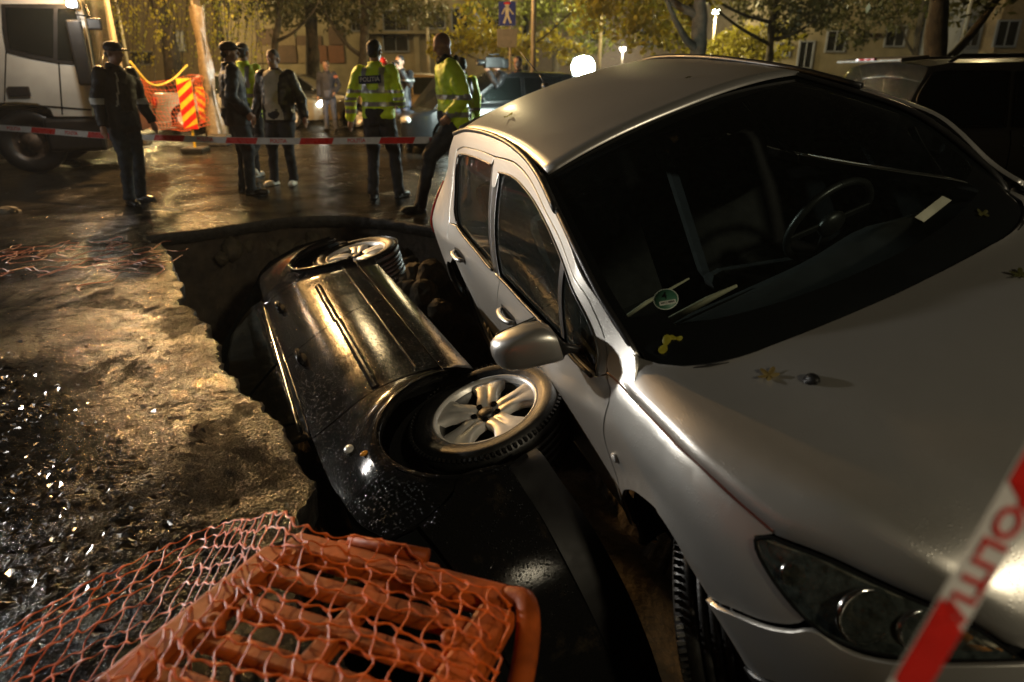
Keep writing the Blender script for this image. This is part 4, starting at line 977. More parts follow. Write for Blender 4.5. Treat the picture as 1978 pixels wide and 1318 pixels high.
# weeping tree at the left
wt = thing('weeping_tree', 'weeping tree with long hanging yellow green strands above the orange fence', 'tree', base(330, 23), 0, 'trees standing around the street')
b0 = Vector(base(330, 23)); trunk_mesh('trunk', [(0,0,0),(.1,0,2),(-.1,0,4.5),(.2,0,7)], [.28,.24,.2,.1], wt, 12)
V = []; F = []; tw = MB()
for k in range(70):
    u = rng.uniform(215, 500); Y = rng.uniform(17, 25); top = Vector(D(u, -160, Y)); bot = Vector(D(u+rng.uniform(-25, 25), rng.choice([rng.uniform(20, 90), rng.uniform(80, 160)]), Y))
    pts = [top.lerp(bot, t)+Vector((math.sin(t*4+k)*.12, 0, 0))-b0 for t in np.linspace(0, 1, 9)]
    tw.tube(pts, [.012]*9, 4, cap=False)
    for i in range(int(rng.uniform(20, 110))):
        t = rng.uniform(0, 1)**.8; p = top.lerp(bot, t)+Vector((math.sin(t*4+k)*.12+rng.normal()*.07, rng.normal()*.06, 0))-b0
        s = rng.uniform(.05, .10); a = Vector((rng.normal()*.4, rng.normal()*.4, -1)).normalized()*s; b = Vector((rng.normal(), rng.normal(), 0)).normalized()*s*.35
        j = len(V); V += [p, p+a*.5+b, p+a, p+a*.5-b]; F.append((j, j+1, j+2, j+3))
tw.build('twigs', M['bark'], wt)['kind'] = 'stuff'
lv = mesh_obj('leaves', V, F, M['leaf_y'], wt, smooth=False); lv['kind'] = 'stuff'
# far mass closing the view
cl = [(x, 62+rng.uniform(-5, 5), rng.uniform(1, 9), rng.uniform(2.5, 4.5)) for x in np.linspace(-60, 60, 46)]
o = leaves('treeline', cl, 26000, .32, M['leaf_d'], None); tag(o, 'dark mass of trees closing the street far behind', 'trees', kind='stuff')
tag(mesh_obj('far_bank', [(-90, 72, -.5), (90, 72, -.5), (90, 76, 13), (-90, 76, 13)], [(0, 1, 2, 3)], M['leaf_d']), kind='structure')

# =================================================================== buildings
M['wall_b'] = simple('beige_render', (.20, .165, .10), .85, var=.25, scale=1.3, bmp=.004, bscale=20)
M['wall_w'] = simple('pale_render', (.16, .165, .18), .85, var=.2, scale=1.3)
M['panel_d'] = simple('brown_panel', (.075, .040, .022), .6, var=.2)
M['panel_r'] = simple('rust_panel', (.14, .055, .025), .6, var=.2)
M['panel_b'] = simple('ochre_panel', (.17, .125, .07), .7, var=.2)
def building(label, u0, u1, Y, H, mat, rects, group=None, depth=8):
    x0 = dp(u0, 130, Y).x; x1 = dp(u1, 130, Y).x
    t = thing('apartment_building', label, 'building', ((x0+x1)/2, Y, 0), 0, group)
    cx = (x0+x1)/2
    MB().box((0, depth/2, H/2), (x1-x0, depth, H)).build('wall', mat, t)
    MB().box((0, depth/2-.1, H+.1), (x1-x0+.4, depth+.4, .2)).build('roof', M['slab'], t)
    for (a, b, c, d, kind) in rects:
        p = dp(a, b, Y-.05); q = dp(c, d, Y-.05); w_, h_ = q.x-p.x, p.z-q.z; c_ = ((p.x+q.x)/2-cx, 0, (p.z+q.z)/2)
        if kind in ('dark', 'lit', 'blue'):
            f = MB()
            fw = .07
            f.box((c_[0]-w_/2, -.03, c_[2]), (fw, .12, h_+fw)).box((c_[0]+w_/2, -.03, c_[2]), (fw, .12, h_+fw)).box((c_[0], -.028, c_[2]-h_/2), (w_-fw, .12, fw)).box((c_[0], -.028, c_[2]+h_/2), (w_-fw, .12, fw)).box((c_[0], -.026, c_[2]), (fw*.6, .08, h_-fw))
            fo = f.build('window', M['wall_w'], t)
            MB().box((c_[0], -.012, c_[2]), (w_-fw, .02, h_-fw)).build('pane', {'dark': M['windark'], 'lit': M['winlit'], 'blue': M['winblue']}[kind], fo)
        elif kind == 'col': MB().box((c_[0], -.15, H/2), (w_, .3, H-.02)).build('column', M['wall_b'], t)
        elif kind == 'ledge': MB().box((c_[0], -.3, c_[2]), (w_, .6, max(.12, h_))).build('ledge', M['wall_b'], t)
        else: MB().box((c_[0], -.04, c_[2]), (w_*.985, .08, h_*.985)).build('wall_panel', M[kind], t)
    return t
building('long beige apartment front with chequered brown panels behind the people', 440, 1010, 38, 9, M['wall_b'],
    [(492,55,531,88,'panel_d'),(531,55,572,88,'panel_b'),(531,88,574,122,'panel_d'),(492,88,531,122,'panel_b'),(572,69,622,88,'panel_d'),(574,88,604,122,'panel_b'),(604,88,633,122,'panel_r'),(633,52,666,87,'panel_d'),(633,88,666,122,'panel_r'),
     (796,0,813,127,'col'),(985,0,1000,127,'col'),(700,0,712,127,'col'),(739,20,790,60,'dark'),(739,66,790,100,'dark'),(822,25,860,55,'dark'),(872,16,905,60,'dark'),(913,25,930,57,'blue'),(940,20,975,60,'dark'),(715,62,985,66,'ledge'),(676,20,698,60,'dark')])
building('low beige house front half hidden by trees behind the parked estate car', 1440, 1760, 34, 7, M['wall_b'],
    [(1546,80,1566,132,'dark'),(1500,85,1525,108,'dark'),(1600,60,1630,100,'dark'),(1650,60,1700,66,'ledge'),(1715,50,1745,90,'dark')])
building('pale grey blue house end behind the thick black trunk', 1850, 1906, 31, 7, M['wall_w'], [(1868,50,1888,90,'dark')])
building('brownish house at the far right edge of the street', 1912, 2150, 30, 7, M['panel_b'], [(1930,40,1960,90,'dark'),(2000,40,2040,90,'dark')])
building('dim house front beyond the weeping tree at the left', -150, 430, 44, 8, M['panel_b'], [(40,60,80,100,'dark'),(120,60,160,100,'dark'),(210,40,240,90,'dark'),(330,60,360,100,'lit'),(250,100,300,125,'dark')])
building('dark house front beyond the floodlight', 1020, 1420, 46, 8, M['panel_b'], [(1050,60,1080,95,'dark'),(1140,40,1170,80,'dark'),(1240,50,1270,90,'dark'),(1330,60,1350,95,'lit')])

# =================================================================== street lamps and lights
def street_lamp(label, x, y, h, head, e, colr=SOD, r=.16, lit=True, lean=0.0, cat='street lamp', glass='lampglass', pr=.06):
    t = thing('street_lamp', label, cat, (x, y, 0), 0, 'street lamps along the road')
    MB().tube([(-lean*h, 0, 0)] if False else [(0,0,0),(0,0,h*.33),(lean*h*.6,0,h*.7),(lean*h,0,h)], [pr*1.4, pr*1.1, pr*.85, pr*.7], 14).lathe([(pr*2, 0), (pr*2, .3), (pr*1.5, .35)], (0,0,0), None, 14).build('pole', M['pole'], t)
    if head == 'arm':
        MB().tube([(lean*h,0,h-.05),(lean*h+.3,-.2,h+.25),(lean*h+.5,-.5,h+.3)], .035).build('arm', M['pole'], t)
        hx, hy, hz = lean*h+.5, -.55, h+.24
        MB().ball((hx, hy-.1, hz+.05), (.16, .32, .09)).build('lamp_head', M['alloydark'], t)
        MB().ball((hx, hy-.1, hz-.02), (.12, .24, .06)).build('diffuser', M[glass], t)
        point('lamp_light', (hx, hy-.1, hz-.22), e, colr, r, t)
    else:
        MB().ball((lean*h, 0, h+.12), (.15, .15, .13)).build('diffuser', M[glass], t)
        MB().lathe([(.001,.30),(.14,.24),(.17,.20),(.15,.20)], (lean*h, 0, h), None, 20).lathe([(.06,-.05),(.1,.02),(.08,.02)], (lean*h, 0, h), None, 16).build('lamp_cap', M['alloydark'], t)
        point('lamp_light', (lean*h, -.32, h+.12), e, colr, r, t)
    return t
# ordinary street lamps, heads above the top of the picture where the wet road mirrors them
street_lamp('leaning thin lamp post behind the capped man at the left', dp(262, 240, 13).x, 12.8, 3.9, 'arm', 2600, (1, .54, .18), .07, lean=.0)
street_lamp('tall street lamp far behind the orange fence, head above the picture', -17.2, 33, 6.2, 'arm', 3600, (1, .72, .30), .3)
d = Vector((dp(381, 60, 17.6).x, 17.6, 0)); k = 1
street_lamp('tall street lamp standing beyond the wrapped tree trunk', d.x*k, d.y*k, 7.0, 'arm', 500, (1, .74, .38), .35)
street_lamp('street lamp near the floodlight, head above the picture', 3.2, 27, 5.6, 'arm', 3600, (1, .82, .40), .3)
street_lamp('street lamp beyond the right hand house fronts', 14.5, 24, 7, 'arm', 500, (1, .78, .40), .3)
street_lamp('street lamp by the chequered wall, head above the picture', -3.5, 31, 6.5, 'arm', 650, (1, .78, .40), .3)
wf = thing('work_floodlight', 'tripod work floodlight left of the picture, aimed at the two cars', 'floodlight', (-8.0, 6.2, 0)); dr_ = Vector((9.0, -3.5, -.45)).normalized(); qd = dr_.to_track_quat('-Z', 'Y').to_matrix()
MB().tube([(0,0,.4),(0,0,1.2)], .02).tube([(0,0,.6),(.5,.1,0)], .014).tube([(0,0,.6),(-.35,.4,0)], .014).tube([(0,0,.6),(-.2,-.5,0)], .014).build('stand', M['blacktrim'], wf)
MB().box((0,0,1.3), (.40,.30,.14), qd, .02).build('housing', M['blacktrim'], wf); MB().box(Vector((0,0,1.3))+dr_*.075, (.34,.24,.01), qd).build('lamp_glass', M['whitelamp'], wf)
sl = bpy.data.lights.new('work_beam', 'SPOT'); sl.energy = 1750; sl.color = (1, .95, .87); sl.spot_size = R_(46); sl.spot_blend = .5; sl.shadow_soft_size = .10
so_ = bpy.data.objects.new('work_beam', sl); col.objects.link(so_); so_.parent = wf; so_.location = Vector((0,0,1.3))+dr_*.20; so_.rotation_euler = qd.to_euler()
sb_ = street_lamp('added fill lamp on a pole behind the viewer, aimed at the barrier and car front', 3.2, -3.8, 4.4, 'arm', 1, (1, .84, .55), .3)  # made-up fill lamp, unseen: lifts the tape, barrier and headlamp
for o in list(sb_.children):
    if o.type == 'LIGHT': bpy.data.objects.remove(o)
sl = bpy.data.lights.new('lamp_light', 'SPOT'); sl.energy = 800; sl.color = (1, .86, .60); sl.spot_size = R_(48); sl.spot_blend = .6; sl.shadow_soft_size = .25
so_ = bpy.data.objects.new('lamp_light', sl); col.objects.link(so_); so_.parent = sb_; so_.location = (.5, -.45, 4.35); so_.rotation_euler = (Vector((.65, 1.0, .5))-Vector((3.7, -4.25, 4.35))).to_track_quat('-Z', 'Y').to_euler()
P = D(1383, 22, 33); street_lamp('small globe street lamp glowing above the yellow bush', P[0], P[1], P[2]-.12, 'globe', 700, (1, .85, .5), .15, glass='whitelamp')
P = D(1203, 95, 44); street_lamp('distant white globe lamp right of the floodlight', P[0], P[1], P[2]-.12, 'globe', 120, (1, .9, .75), .15, glass='whitelamp')
# floodlight on a stand
P = Vector(D(1126, 130, 12.0))
fl = thing('floodlight', 'blazing greenish white floodlight on a stand behind the silver car', 'floodlight', (P.x, P.y, 0))
MB().tube([(0,0,0.5),(0,0,P.z-.1)], .018).tube([(0,0,.6),(.45,.1,0)], .012).tube([(0,0,.6),(-.4,.25,0)], .012).tube([(0,0,.6),(-.1,-.5,0)], .012).build('stand', M['blacktrim'], fl)
MB().box((0, .06, P.z), (.36, .14, .32), None, .04).build('housing', M['blacktrim'], fl)
MB().ball((0, -.04, P.z), (.19, .05, .17)).build('lamp_glass', M['floodlamp'], fl)
fb = bpy.data.lights.new('flood_beam', 'SPOT'); fb.energy = 2600; fb.color = (.84, 1.0, .92); fb.spot_size = R_(155); fb.spot_blend = .3; fb.shadow_soft_size = .12
fbo = bpy.data.objects.new('flood_beam', fb); col.objects.link(fbo); fbo.parent = fl; fbo.location = (0, -.25, P.z); fbo.rotation_euler = (R_(82), 0, 0)


hz = MB().box((0, 60, 5.4), (240, 150, 14.8)).build('haze', None); hz.data.materials.clear()
m_, nt_, out_ = newmat('haze'); pv = nt_.nodes.new('ShaderNodeVolumePrincipled'); pv.inputs['Density'].default_value = .0005; pv.inputs['Color'].default_value = (.9, .9, .86, 1); pv.inputs['Anisotropy'].default_value = .6
nt_.links.new(pv.outputs[0], out_.inputs['Volume']); hz.data.materials.append(m_); hz['kind'] = 'stuff'

# =================================================================== people
def blob(name, mb, voxel, mat, parent, wr=0.0, wscale=9, smooth_it=3, mats=None, mfun=None):
    o = mb.build(name, mat, parent); w_ = parent.matrix_world.copy() if parent else None
    md = o.modifiers.new('r', 'REMESH'); md.mode = 'VOXEL'; md.voxel_size = voxel; md.use_smooth_shade = True
    s_ = o.modifiers.new('s', 'SMOOTH'); s_.iterations = smooth_it; s_.factor = .5
    bake_mods(o); me = o.data
    if wr:
        n = len(me.vertices); no = np.zeros(n*3); co = np.zeros(n*3); me.vertices.foreach_get('co', co); me.vertices.foreach_get('normal', no)
        co = co.reshape(-1, 3); no = no.reshape(-1, 3)
        for i in range(n):
            q = Vector((co[i][0]*wscale, co[i][1]*wscale, co[i][2]*wscale*1.5))
            co[i] += no[i]*wr*(noise.noise(q+Vector((3, 1, 7)))*1.0-abs(noise.noise(q*1.9))*.8)
        me.vertices.foreach_set('co', co.ravel()); me.update()
    me.polygons.foreach_set('use_smooth', [True]*len(me.polygons))
    me.materials.clear()
    for m in (mats or [mat]): me.materials.append(m)
    if mfun:
        for p in me.polygons: p.material_index = mfun(p.center)
    return o
M['skin'] = simple('skin', (.36, .20, .13), .5, var=.12, scale=10)
M['hair'] = simple('dark_hair', (.012, .010, .009), .6, bmp=.002, bscale=150)
M['greyhair'] = simple('grey_hair', (.08, .075, .07), .7, bmp=.002, bscale=150)
M['jk_black'] = simple('black_cloth', (.010, .010, .012), .6, var=.3, bmp=.001, bscale=120)
M['jk_leather'] = simple('black_leather', (.008, .008, .008), .42, var=.3, bmp=.002, bscale=40)
M['jk_navy'] = simple('navy_cloth', (.020, .022, .034), .75, var=.3)
M['tr_black'] = simple('black_trousers', (.009, .009, .011), .75, var=.3)
M['tr_jeans'] = simple('dark_jeans', (.022, .028, .036), .85, var=.35, bmp=.0006, bscale=400)
M['tr_blue'] = simple('grey_blue_trousers', (.07, .08, .12), .8, var=.2)
M['sweater'] = simple('grey_sweater', (.46, .43, .34), .9, var=.2, bmp=.002, bscale=90)
M['hivis'] = simple('hi_vis_cloth', (.62, .84, .02), .55, var=.14, scale=5, bmp=.001, bscale=60)
M['reflect'] = simple('reflective_band', (.34, .34, .32), .35, .4, var=.1)
M['patch'] = simple('navy_patch', (.010, .014, .05), .5)
M['shoe_b'] = simple('black_shoe', (.008, .008, .008), .35)
M['shoe_w'] = simple('white_shoe', (.62, .60, .52), .5)
M['white_cloth'] = simple('white_cloth', (.55, .55, .52), .7)
M['fur'] = simple('dark_fur', (.012, .011, .012), .95, bmp=.006, bscale=80)
M['redcap'] = simple('red_helmet', (.55, .02, .03), .3)
M['orange_cloth'] = simple('orange_cloth', (.45, .13, .05), .7)

def person(label, foot, ang, h=1.75, jacket='jk_black', trousers='tr_black', shoes='shoe_b', hair='hair', cap=None, arms=('down', 'down'), stance=.11,
           jl=.80, bulk=1.0, vest=None, bands=(), bald=False, feet=None, lean=0.0, headturn=0.0, headtilt=0.0, fur=False, voxel=.016, group=None, collar=True, belly=0.0, skirt=.0):
    s = h/1.75
    t = thing('person', label, 'person', (foot[0], foot[1], 0), ang, group)
    V_ = lambda x, y, z: Vector((x*s, (y+lean*max(0, z-.9))*s, z*s))
    if feet is None: feet = ((-stance, .0, 0), (stance, .03, 0))
    hipz = .93
    def legpts(i):
        sx = (-1, 1)[i]; f = feet[i]; fz = f[2]
        kn = Vector(((sx*.09+f[0])/2, (f[1])/2+.03+(.10 if fz > .1 else 0)+(abs(f[1])*.12), .50+fz*.35)); an = Vector((f[0], f[1]-.02, .09+fz))
        return Vector((sx*.09, 0, hipz-.02)), kn, an
    AP = {'down': ((.255, -.02, 1.13), (.265, .04, .88)), 'pocket': ((.29, -.07, 1.16), (.20, .10, .98)), 'bent': ((.27, -.03, 1.14), (.20, .22, 1.08)),
          'camera': ((.26, .16, 1.22), (.10, .24, 1.50)), 'behind': ((.25, -.10, 1.14), (.10, -.16, .97)), 'forward': ((.27, .12, 1.16), (.24, .34, 1.10)), 'away': ((.30, -.06, 1.14), (.36, .02, .90)), 'side': ((.30, .0, 1.14), (.38, .12, .96))}
    def armpts(i):
        sx = (-1, 1)[i]; e, w_ = AP[arms[i]]
        return Vector((sx*.185, 0, 1.43)), Vector((sx*e[0], e[1], e[2])), Vector((sx*w_[0], w_[1], w_[2]))
    P = lambda v: V_(v[0], v[1], v[2])
    # body: head, neck, hands and the frame inside the clothes, one mesh
    b = MB(); hc = Vector((0, .015, 1.635))
    HR = Matrix.Rotation(headturn, 3, 'Z')@Matrix.Rotation(headtilt, 3, 'X')
    def hp(x, y, z): v = hc+HR@Vector((x, y, z)); return P(v)
    HRs = HR
    b.ball(hp(0, -.005, .03), (.076*s, .093*s, .092*s), HRs, 16).ball(hp(0, .025, -.035), (.058*s, .066*s, .075*s), HRs, 14).ball(hp(0, .052, -.078), (.030*s, .026*s, .024*s), HRs, 10)
    b.tube([hp(0, .092, .022), hp(0, .112, -.016)], [.009*s, .016*s], 8).ball(hp(0, .110, -.018), .014*s, None, 8)
    b.ball(hp(0, .088, -.050), (.024*s, .012*s, .007*s), HRs, 8).ball(hp(0, .084, -.062), (.020*s, .011*s, .007*s), HRs, 8)
    b.ball(hp(-.029, .083, .030), (.022*s, .012*s, .007*s), HRs, 8).ball(hp(.029, .083, .030), (.022*s, .012*s, .007*s), HRs, 8)
    for sx in (-1, 1): b.ball(hp(sx*.078, -.005, -.005), (.012*s, .020*s, .032*s), HRs, 8)
    b.tube([P((0, -.01, 1.42)), P((0, 0, 1.50)), hp(0, -.01, -.03)], [.065*s, .056*s, .056*s], 14)
    b.tube([P((0, 0, .92)), P((0, 0, 1.1)), P((0, 0, 1.35)), P((0, 0, 1.45))], [.10*s, .10*s, .11*s, .06*s], 12)
    for i in (0, 1):
        a = armpts(i); b.tube([P((0, 0, 1.42)), P(a[0])], [.05*s, .045*s], 8).tube([P(a[0]), P(a[1])], [.045*s, .036*s], 8).tube([P(a[1]), P(a[2])], [.036*s, .026*s], 8)
        d = (a[2]-a[1]).normalized(); sd = Vector((1, 0, 0)); sd = (sd-d*sd.dot(d)).normalized(); fw = d.cross(sd); 
        pw = a[2]+d*.05; b.tube([P(a[2]), P(a[2]+d*.02), P(a[2]+d*.085)], [.026*s, .034*s, .036*s], 8)
        for k in range(4):
            o_ = fw*(.030-.020*k); f0 = a[2]+d*.075+o_; L = (.070, .078, .072, .056)[k]
            b.tube([P(f0), P(f0+d*L*.5-sd*(-1, 1)[i]*.004), P(f0+d*L*.85-sd*(-1, 1)[i]*.020)], [.0115*s, .0105*s, .0085*s], 6)
        b.tube([P(a[2]+d*.02+fw*.03), P(a[2]+d*.055+fw*.055), P(a[2]+d*.09+fw*.058)], [.014*s, .012*s, .009*s], 6)
        l = legpts(i); b.tube([P((0, 0, .93)), P(l[0])], [.08*s, .075*s], 8).tube([P(l[0]), P(l[1])], [.07*s, .05*s], 8).tube([P(l[1]), P(l[2])], [.05*s, .04*s], 8)
    blob('body', b, voxel*.72, M['skin'], t, smooth_it=2)
    # hair or cap
    if not bald or cap:
        hm = MB()
        if not cap:
            hm.ball(hp(0, -.016, .045), (.084*s, .096*s, .086*s), HRs, 18).ball(hp(0, -.045, .0), (.078*s, .066*s, .075*s), HRs, 16)
            o = blob('hair', hm, voxel*.75, M[hair], t, wr=.006, wscale=40)
        else:
            hm.ball(hp(0, -.045, -.01), (.074*s, .058*s, .055*s), HRs, 14); blob('hair', hm, voxel*.75, M[hair], t, wr=.004, wscale=40)
            if cap in ('jk_black', 'jk_navy'):
                c = MB(); c.ball(hp(0, -.004, .056), (.090*s, .104*s, .070*s), HRs, 20)
                c.box(hp(0, .105, .040), (.13*s, .095*s, .012*s), HRs@Matrix.Rotation(-.18, 3, 'X'), .006)
                c.ball(hp(0, .10, .043), (.072*s, .075*s, .010*s), HRs, 16)
                blob('cap', c, voxel*.6, M[cap], t, smooth_it=2)
            else:
                c = MB(); c.ball(hp(0, -.01, .05), (.108*s, .122*s, .098*s), HRs, 20).ball(hp(0, 0, .02), (.120*s, .140*s, .018*s), HRs, 20); blob('helmet', c, voxel*.6, M[cap], t, smooth_it=2)
    # shoes
    for i in (0, 1):
        f = feet[i]; fz = f[2]; m = MB(); pt = R_(-38) if fz > .1 else 0; RX = Matrix.Rotation(pt, 3, 'X')@Matrix.Rotation((.22, -.22)[i], 3, 'Z')
        c0 = Vector((f[0], f[1], fz))
        q = lambda x, y, z: P(c0+RX@Vector((x, y, z)))
        m.ball(q(0, .09, .042), (.047*s, .105*s, .036*s), RX, 14).ball(q(0, -.03, .055), (.042*s, .062*s, .050*s), RX, 14).box(q(0, .045, .014), (.082*s, .27*s, .024*s), RX, .02).ball(q(0, .14, .03), (.046*s, .06*s, .026*s), RX, 12)
        blob('shoe', m, voxel*.6, M[shoes], t, smooth_it=2)
    # trousers
    m = MB(); m.tube([P((0, 0, .86)), P((0, 0, .95)), P((0, 0, 1.04))], [.13*s*bulk, .155*s*bulk, .15*s*bulk], 18)
    for i in (0, 1):
        hp_, kn, an = legpts(i); lo = an+Vector((0, 0, -.035))
        pts = [P(hp_+Vector((0, 0, .03))), P(hp_.lerp(kn, .35)), P(kn+Vector((0, 0, .06))), P(kn), P(kn.lerp(lo, .45)), P(kn.lerp(lo, .85)), P(lo)]
        m.tube(pts, [.098*s*bulk, .094*s*bulk, .078*s*bulk, .074*s, .070*s, .066*s, .072*s], 14)
    blob('trousers', m, voxel, M[trousers], t, wr=.012*s, wscale=11)
    # jacket: trunk, sleeves, collar
    m = MB(); rows = []; bk = bulk
    prof = [(jl, .175, .125), (jl+.03, .182, .132), (.98, .178, .130), (1.08, .170, .125+belly), (1.20, .178, .122+belly*.6), (1.32, .192, .120), (1.41, .182, .108), (1.46, .13, .085), (1.49, .075, .07)]
    vs = []; n = 24
    for (z, rx, ry) in prof:
        for k in range(n):
            a = 2*math.pi*k/n; ex = .82
            x = rx*bk*np.sign(math.cos(a))*abs(math.cos(a))**ex; y = ry*bk*np.sign(math.sin(a))*abs(math.sin(a))**ex+(belly*.3 if 1.0 < z < 1.25 else 0)
            vs.append(P((x, y, z)))
    fs = [tuple(range(n-1, -1, -1)), tuple((len(prof)-1)*n+k for k in range(n))]
    for i in range(len(prof)-1):
        for k in range(n): fs.append((i*n+k, i*n+(k+1) % n, (i+1)*n+(k+1) % n, (i+1)*n+k))
    m.add(vs, fs)
    for i in (0, 1):
        a = armpts(i); dn = (a[2]-a[1]).normalized()
        m.ball(P(a[0]), .078*s*bk, None, 14)
        m.tube([P(a[0]), P(a[0].lerp(a[1], .5)), P(a[1]), P(a[1].lerp(a[2], .5)), P(a[2]-dn*.02), P(a[2]+dn*.012)], [.078*s*bk, .072*s*bk, .066*s*bk, .060*s*bk, .054*s*bk, .052*s*bk], 14)
    if collar: m.tube([P((0, -.005, 1.44)), P((0, -.012, 1.50)), P((0, -.016, 1.535))], [.098*s, .084*s, .080*s], 16)
    jk = blob('jacket', m, voxel, M[vest or jacket], t, wr=.016*s, wscale=8)
    # reflective bands taken from the jacket surface
    me = jk.data
    def skin_part(name, test, mat, off):
        idx = {}; vv = []; ff = []
        for p in me.polygons:
            c = p.center
            if test(c/s):
                f = []
                for vi in p.vertices:
                    if vi not in idx: v = me.vertices[vi]; idx[vi] = len(vv); vv.append(v.co+v.normal*off)
                    f.append(idx[vi])
                ff.append(tuple(f))
        if ff: return mesh_obj(name, vv, ff, mat, t)
    for (z0, z1) in bands: skin_part('reflective_band', lambda c: z0 < c.z < z1, M['reflect'], .004)
    if bands: skin_part('reflective_band', lambda c: abs(abs(c.x)-.105) < .028 and 1.2 < c.z < 1.47 and c.y < 0, M['reflect'], .005)
    if fur:
        m = MB()
        for k in range(14):
            a = math.pi*2*k/14; m.ball(P((math.cos(a)*.095, math.sin(a)*.085-.01, 1.50+.02*math.sin(a*3))), .040*s, None, 8)
        blob('fur_collar', m, voxel*.8, M['fur'], t, wr=.012, wscale=60)
    return t, skin_part, P

feet_p = lambda u, v: (gp(u, v).x, gp(u, v).y)
FACE_R = R_(-90)        # facing right in the picture
p1, sp, P = person('capped man in a dark sports jacket with pale sleeve stripes beside the truck', feet_p(258, 391), R_(-118), 1.74, 'jk_black', 'tr_jeans', 'shoe_b', cap='jk_black', arms=('away', 'down'), feet=((-.13, -.02, 0), (.12, .14, 0)), bulk=1.06, headturn=.3)
bpy.context.view_layer.update(); p1.matrix_world = Matrix.Translation(p1.location)@Matrix.Rotation(R_(3.5), 4, 'Y')@Matrix.Rotation(R_(-118), 4, 'Z')
sp('sleeve_stripe', lambda c: c.x < -.20 and 1.10 < c.z < 1.16, M['white_cloth'], .004); sp('sleeve_stripe', lambda c: c.x > .20 and 1.10 < c.z < 1.16, M['white_cloth'], .004)
sp('chest_piping', lambda c: abs(c.x-.07-(1.38-c.z)*.12) < .009 and 1.08 < c.z < 1.44 and c.y > 0, M['white_cloth'], .003); sp('shoulder_piping', lambda c: abs(c.z-1.455+abs(c.x)*.35) < .008 and c.x < -.05, M['white_cloth'], .003)
p2, sp, P = person('man in a black cap and long puffy black coat, seen from behind his shoulder', feet_p(478, 375), R_(-62), 1.76, 'jk_black', 'tr_jeans', 'shoe_b', cap='jk_black', arms=('pocket', 'pocket'), jl=.82, bulk=1.16, feet=((-.12, .0, 0), (.13, .05, 0)), headturn=-.25)
p3, sp, P = person('stout man in open black leather jacket, beige sweater and white trainers', feet_p(556, 357), R_(172), 1.70, 'jk_leather', 'tr_black', 'shoe_w', hair='greyhair', arms=('away', 'away'), jl=.84, bulk=1.22, belly=.035, feet=((-.10, .02, 0), (.17, .06, 0)))
sp('sweater', lambda c: abs(c.x) < .105+.02*math.sin(c.z*9) and .88 < c.z < 1.50 and c.y > .0, M['sweater'], .010)
p4, sp, P = person('man in green hi-vis jacket half hidden behind the capped man in black', feet_p(500, 345), R_(-20), 1.80, 'jk_navy', 'tr_black', 'shoe_w', arms=('down', 'bent'), vest='hivis', feet=((-.11, .10, 0), (.14, -.38, .18)), bands=((1.08, 1.13),), voxel=.018)
p5, sp, P = person('distant guard in dark jacket and grey blue trousers standing alone by the far cars', feet_p(641, 254), R_(180), 1.74, 'jk_navy', 'tr_blue', 'shoe_b', arms=('pocket', 'down'), voxel=.02, stance=.12)
sp('shoulder_badge', lambda c: c.x < -.20 and 1.33 < c.z < 1.40 and c.y > -.02, M['orange_cloth'], .004)
p6, sp, P = person('police officer seen from behind in a hi-vis jacket with lettered back patch', feet_p(742, 384), R_(-12), 1.76, 'jk_navy', 'tr_black', 'shoe_b', arms=('away', 'bent'), vest='hivis', jl=.92, bulk=1.08, bands=((1.06, 1.105), (1.20, 1.24)), feet=((-.12, -.02, 0), (.17, .10, 0)), headturn=-.1)
pt = MB().box((0,0,0), (.27, .006, .085), None, .002).build('back_patch', M['patch'], p6); pt.location = (-.01, -.158, 1.352); pt.rotation_euler = (R_(-8), R_(-3), 0)
text_mesh('patch_lettering', 'POLITIA', .066, M['white_cloth'], pt, Matrix.Translation((0, -.0042, 0))@Matrix.Rotation(R_(90), 4, 'X'))
sp('sleeve_band', lambda c: abs(c.x) > .225 and (.98 < c.z < 1.02 or 1.12 < c.z < 1.16), M['reflect'], .005)
p9, sp, P = person('bald officer in yellow hi-vis coat with dark fur collar, looking down at the hole', feet_p(884, 402), R_(108), 1.80, 'jk_navy', 'tr_black', 'shoe_b', hair='greyhair', arms=('pocket', 'down'), vest='hivis', jl=.84, bulk=1.2, bald=True, bands=((.96, 1.01), (1.13, 1.18)), fur=True, headtilt=-.35, headturn=.1, feet=((-.12, .46, 0), (.13, -.14, 0)), lean=.12)
p10, sp, P = person('man with pale green coat sleeve standing close behind the bald officer', feet_p(896, 345), R_(30), 1.62, 'jk_navy', 'tr_black', 'shoe_b', vest='hivis', voxel=.02, bands=((1.0, 1.05),))
p8, sp, P = person('photographer in dark jacket with reflective stripes holding a camera to the face', feet_p(782, 292), R_(165), 1.74, 'jk_black', 'tr_blue', 'shoe_b', arms=('camera', 'camera'), voxel=.018, bulk=1.05, bands=((1.30, 1.33),))
cm = thing('camera_body', 'black stills camera held up by the photographer in striped jacket', 'camera', (0,0,0)); cm.matrix_world = p8.matrix_basis.copy(); cm.location = Vector(p8.location)+rotz(R_(165))@Vector((0, .20, 1.58))
MB().box((0,0,0), (.14, .07, .10), None, .01).box((0, 0, .06), (.06, .05, .04), None, .008).build('housing', M['blacktrim'], cm); MB().lathe([(.035, 0), (.038, .10), (.030, .10), (.001, .08)], (0, .03, 0), Matrix.Rotation(R_(-90), 3, 'X'), 20).build('lens', M['blacktrim'], cm)
p7, sp, P = person('rescuer in a red helmet standing behind the photographer', feet_p(748, 262), R_(200), 1.76, 'jk_navy', 'tr_black', 'shoe_b', cap='redcap', voxel=.02)
p11, sp, P = person('television cameraman in dark clothes shouldering a large camera', feet_p(962, 290), R_(120), 1.70, 'jk_black', 'tr_black', 'shoe_b', arms=('camera', 'down'), voxel=.018, bulk=1.15)
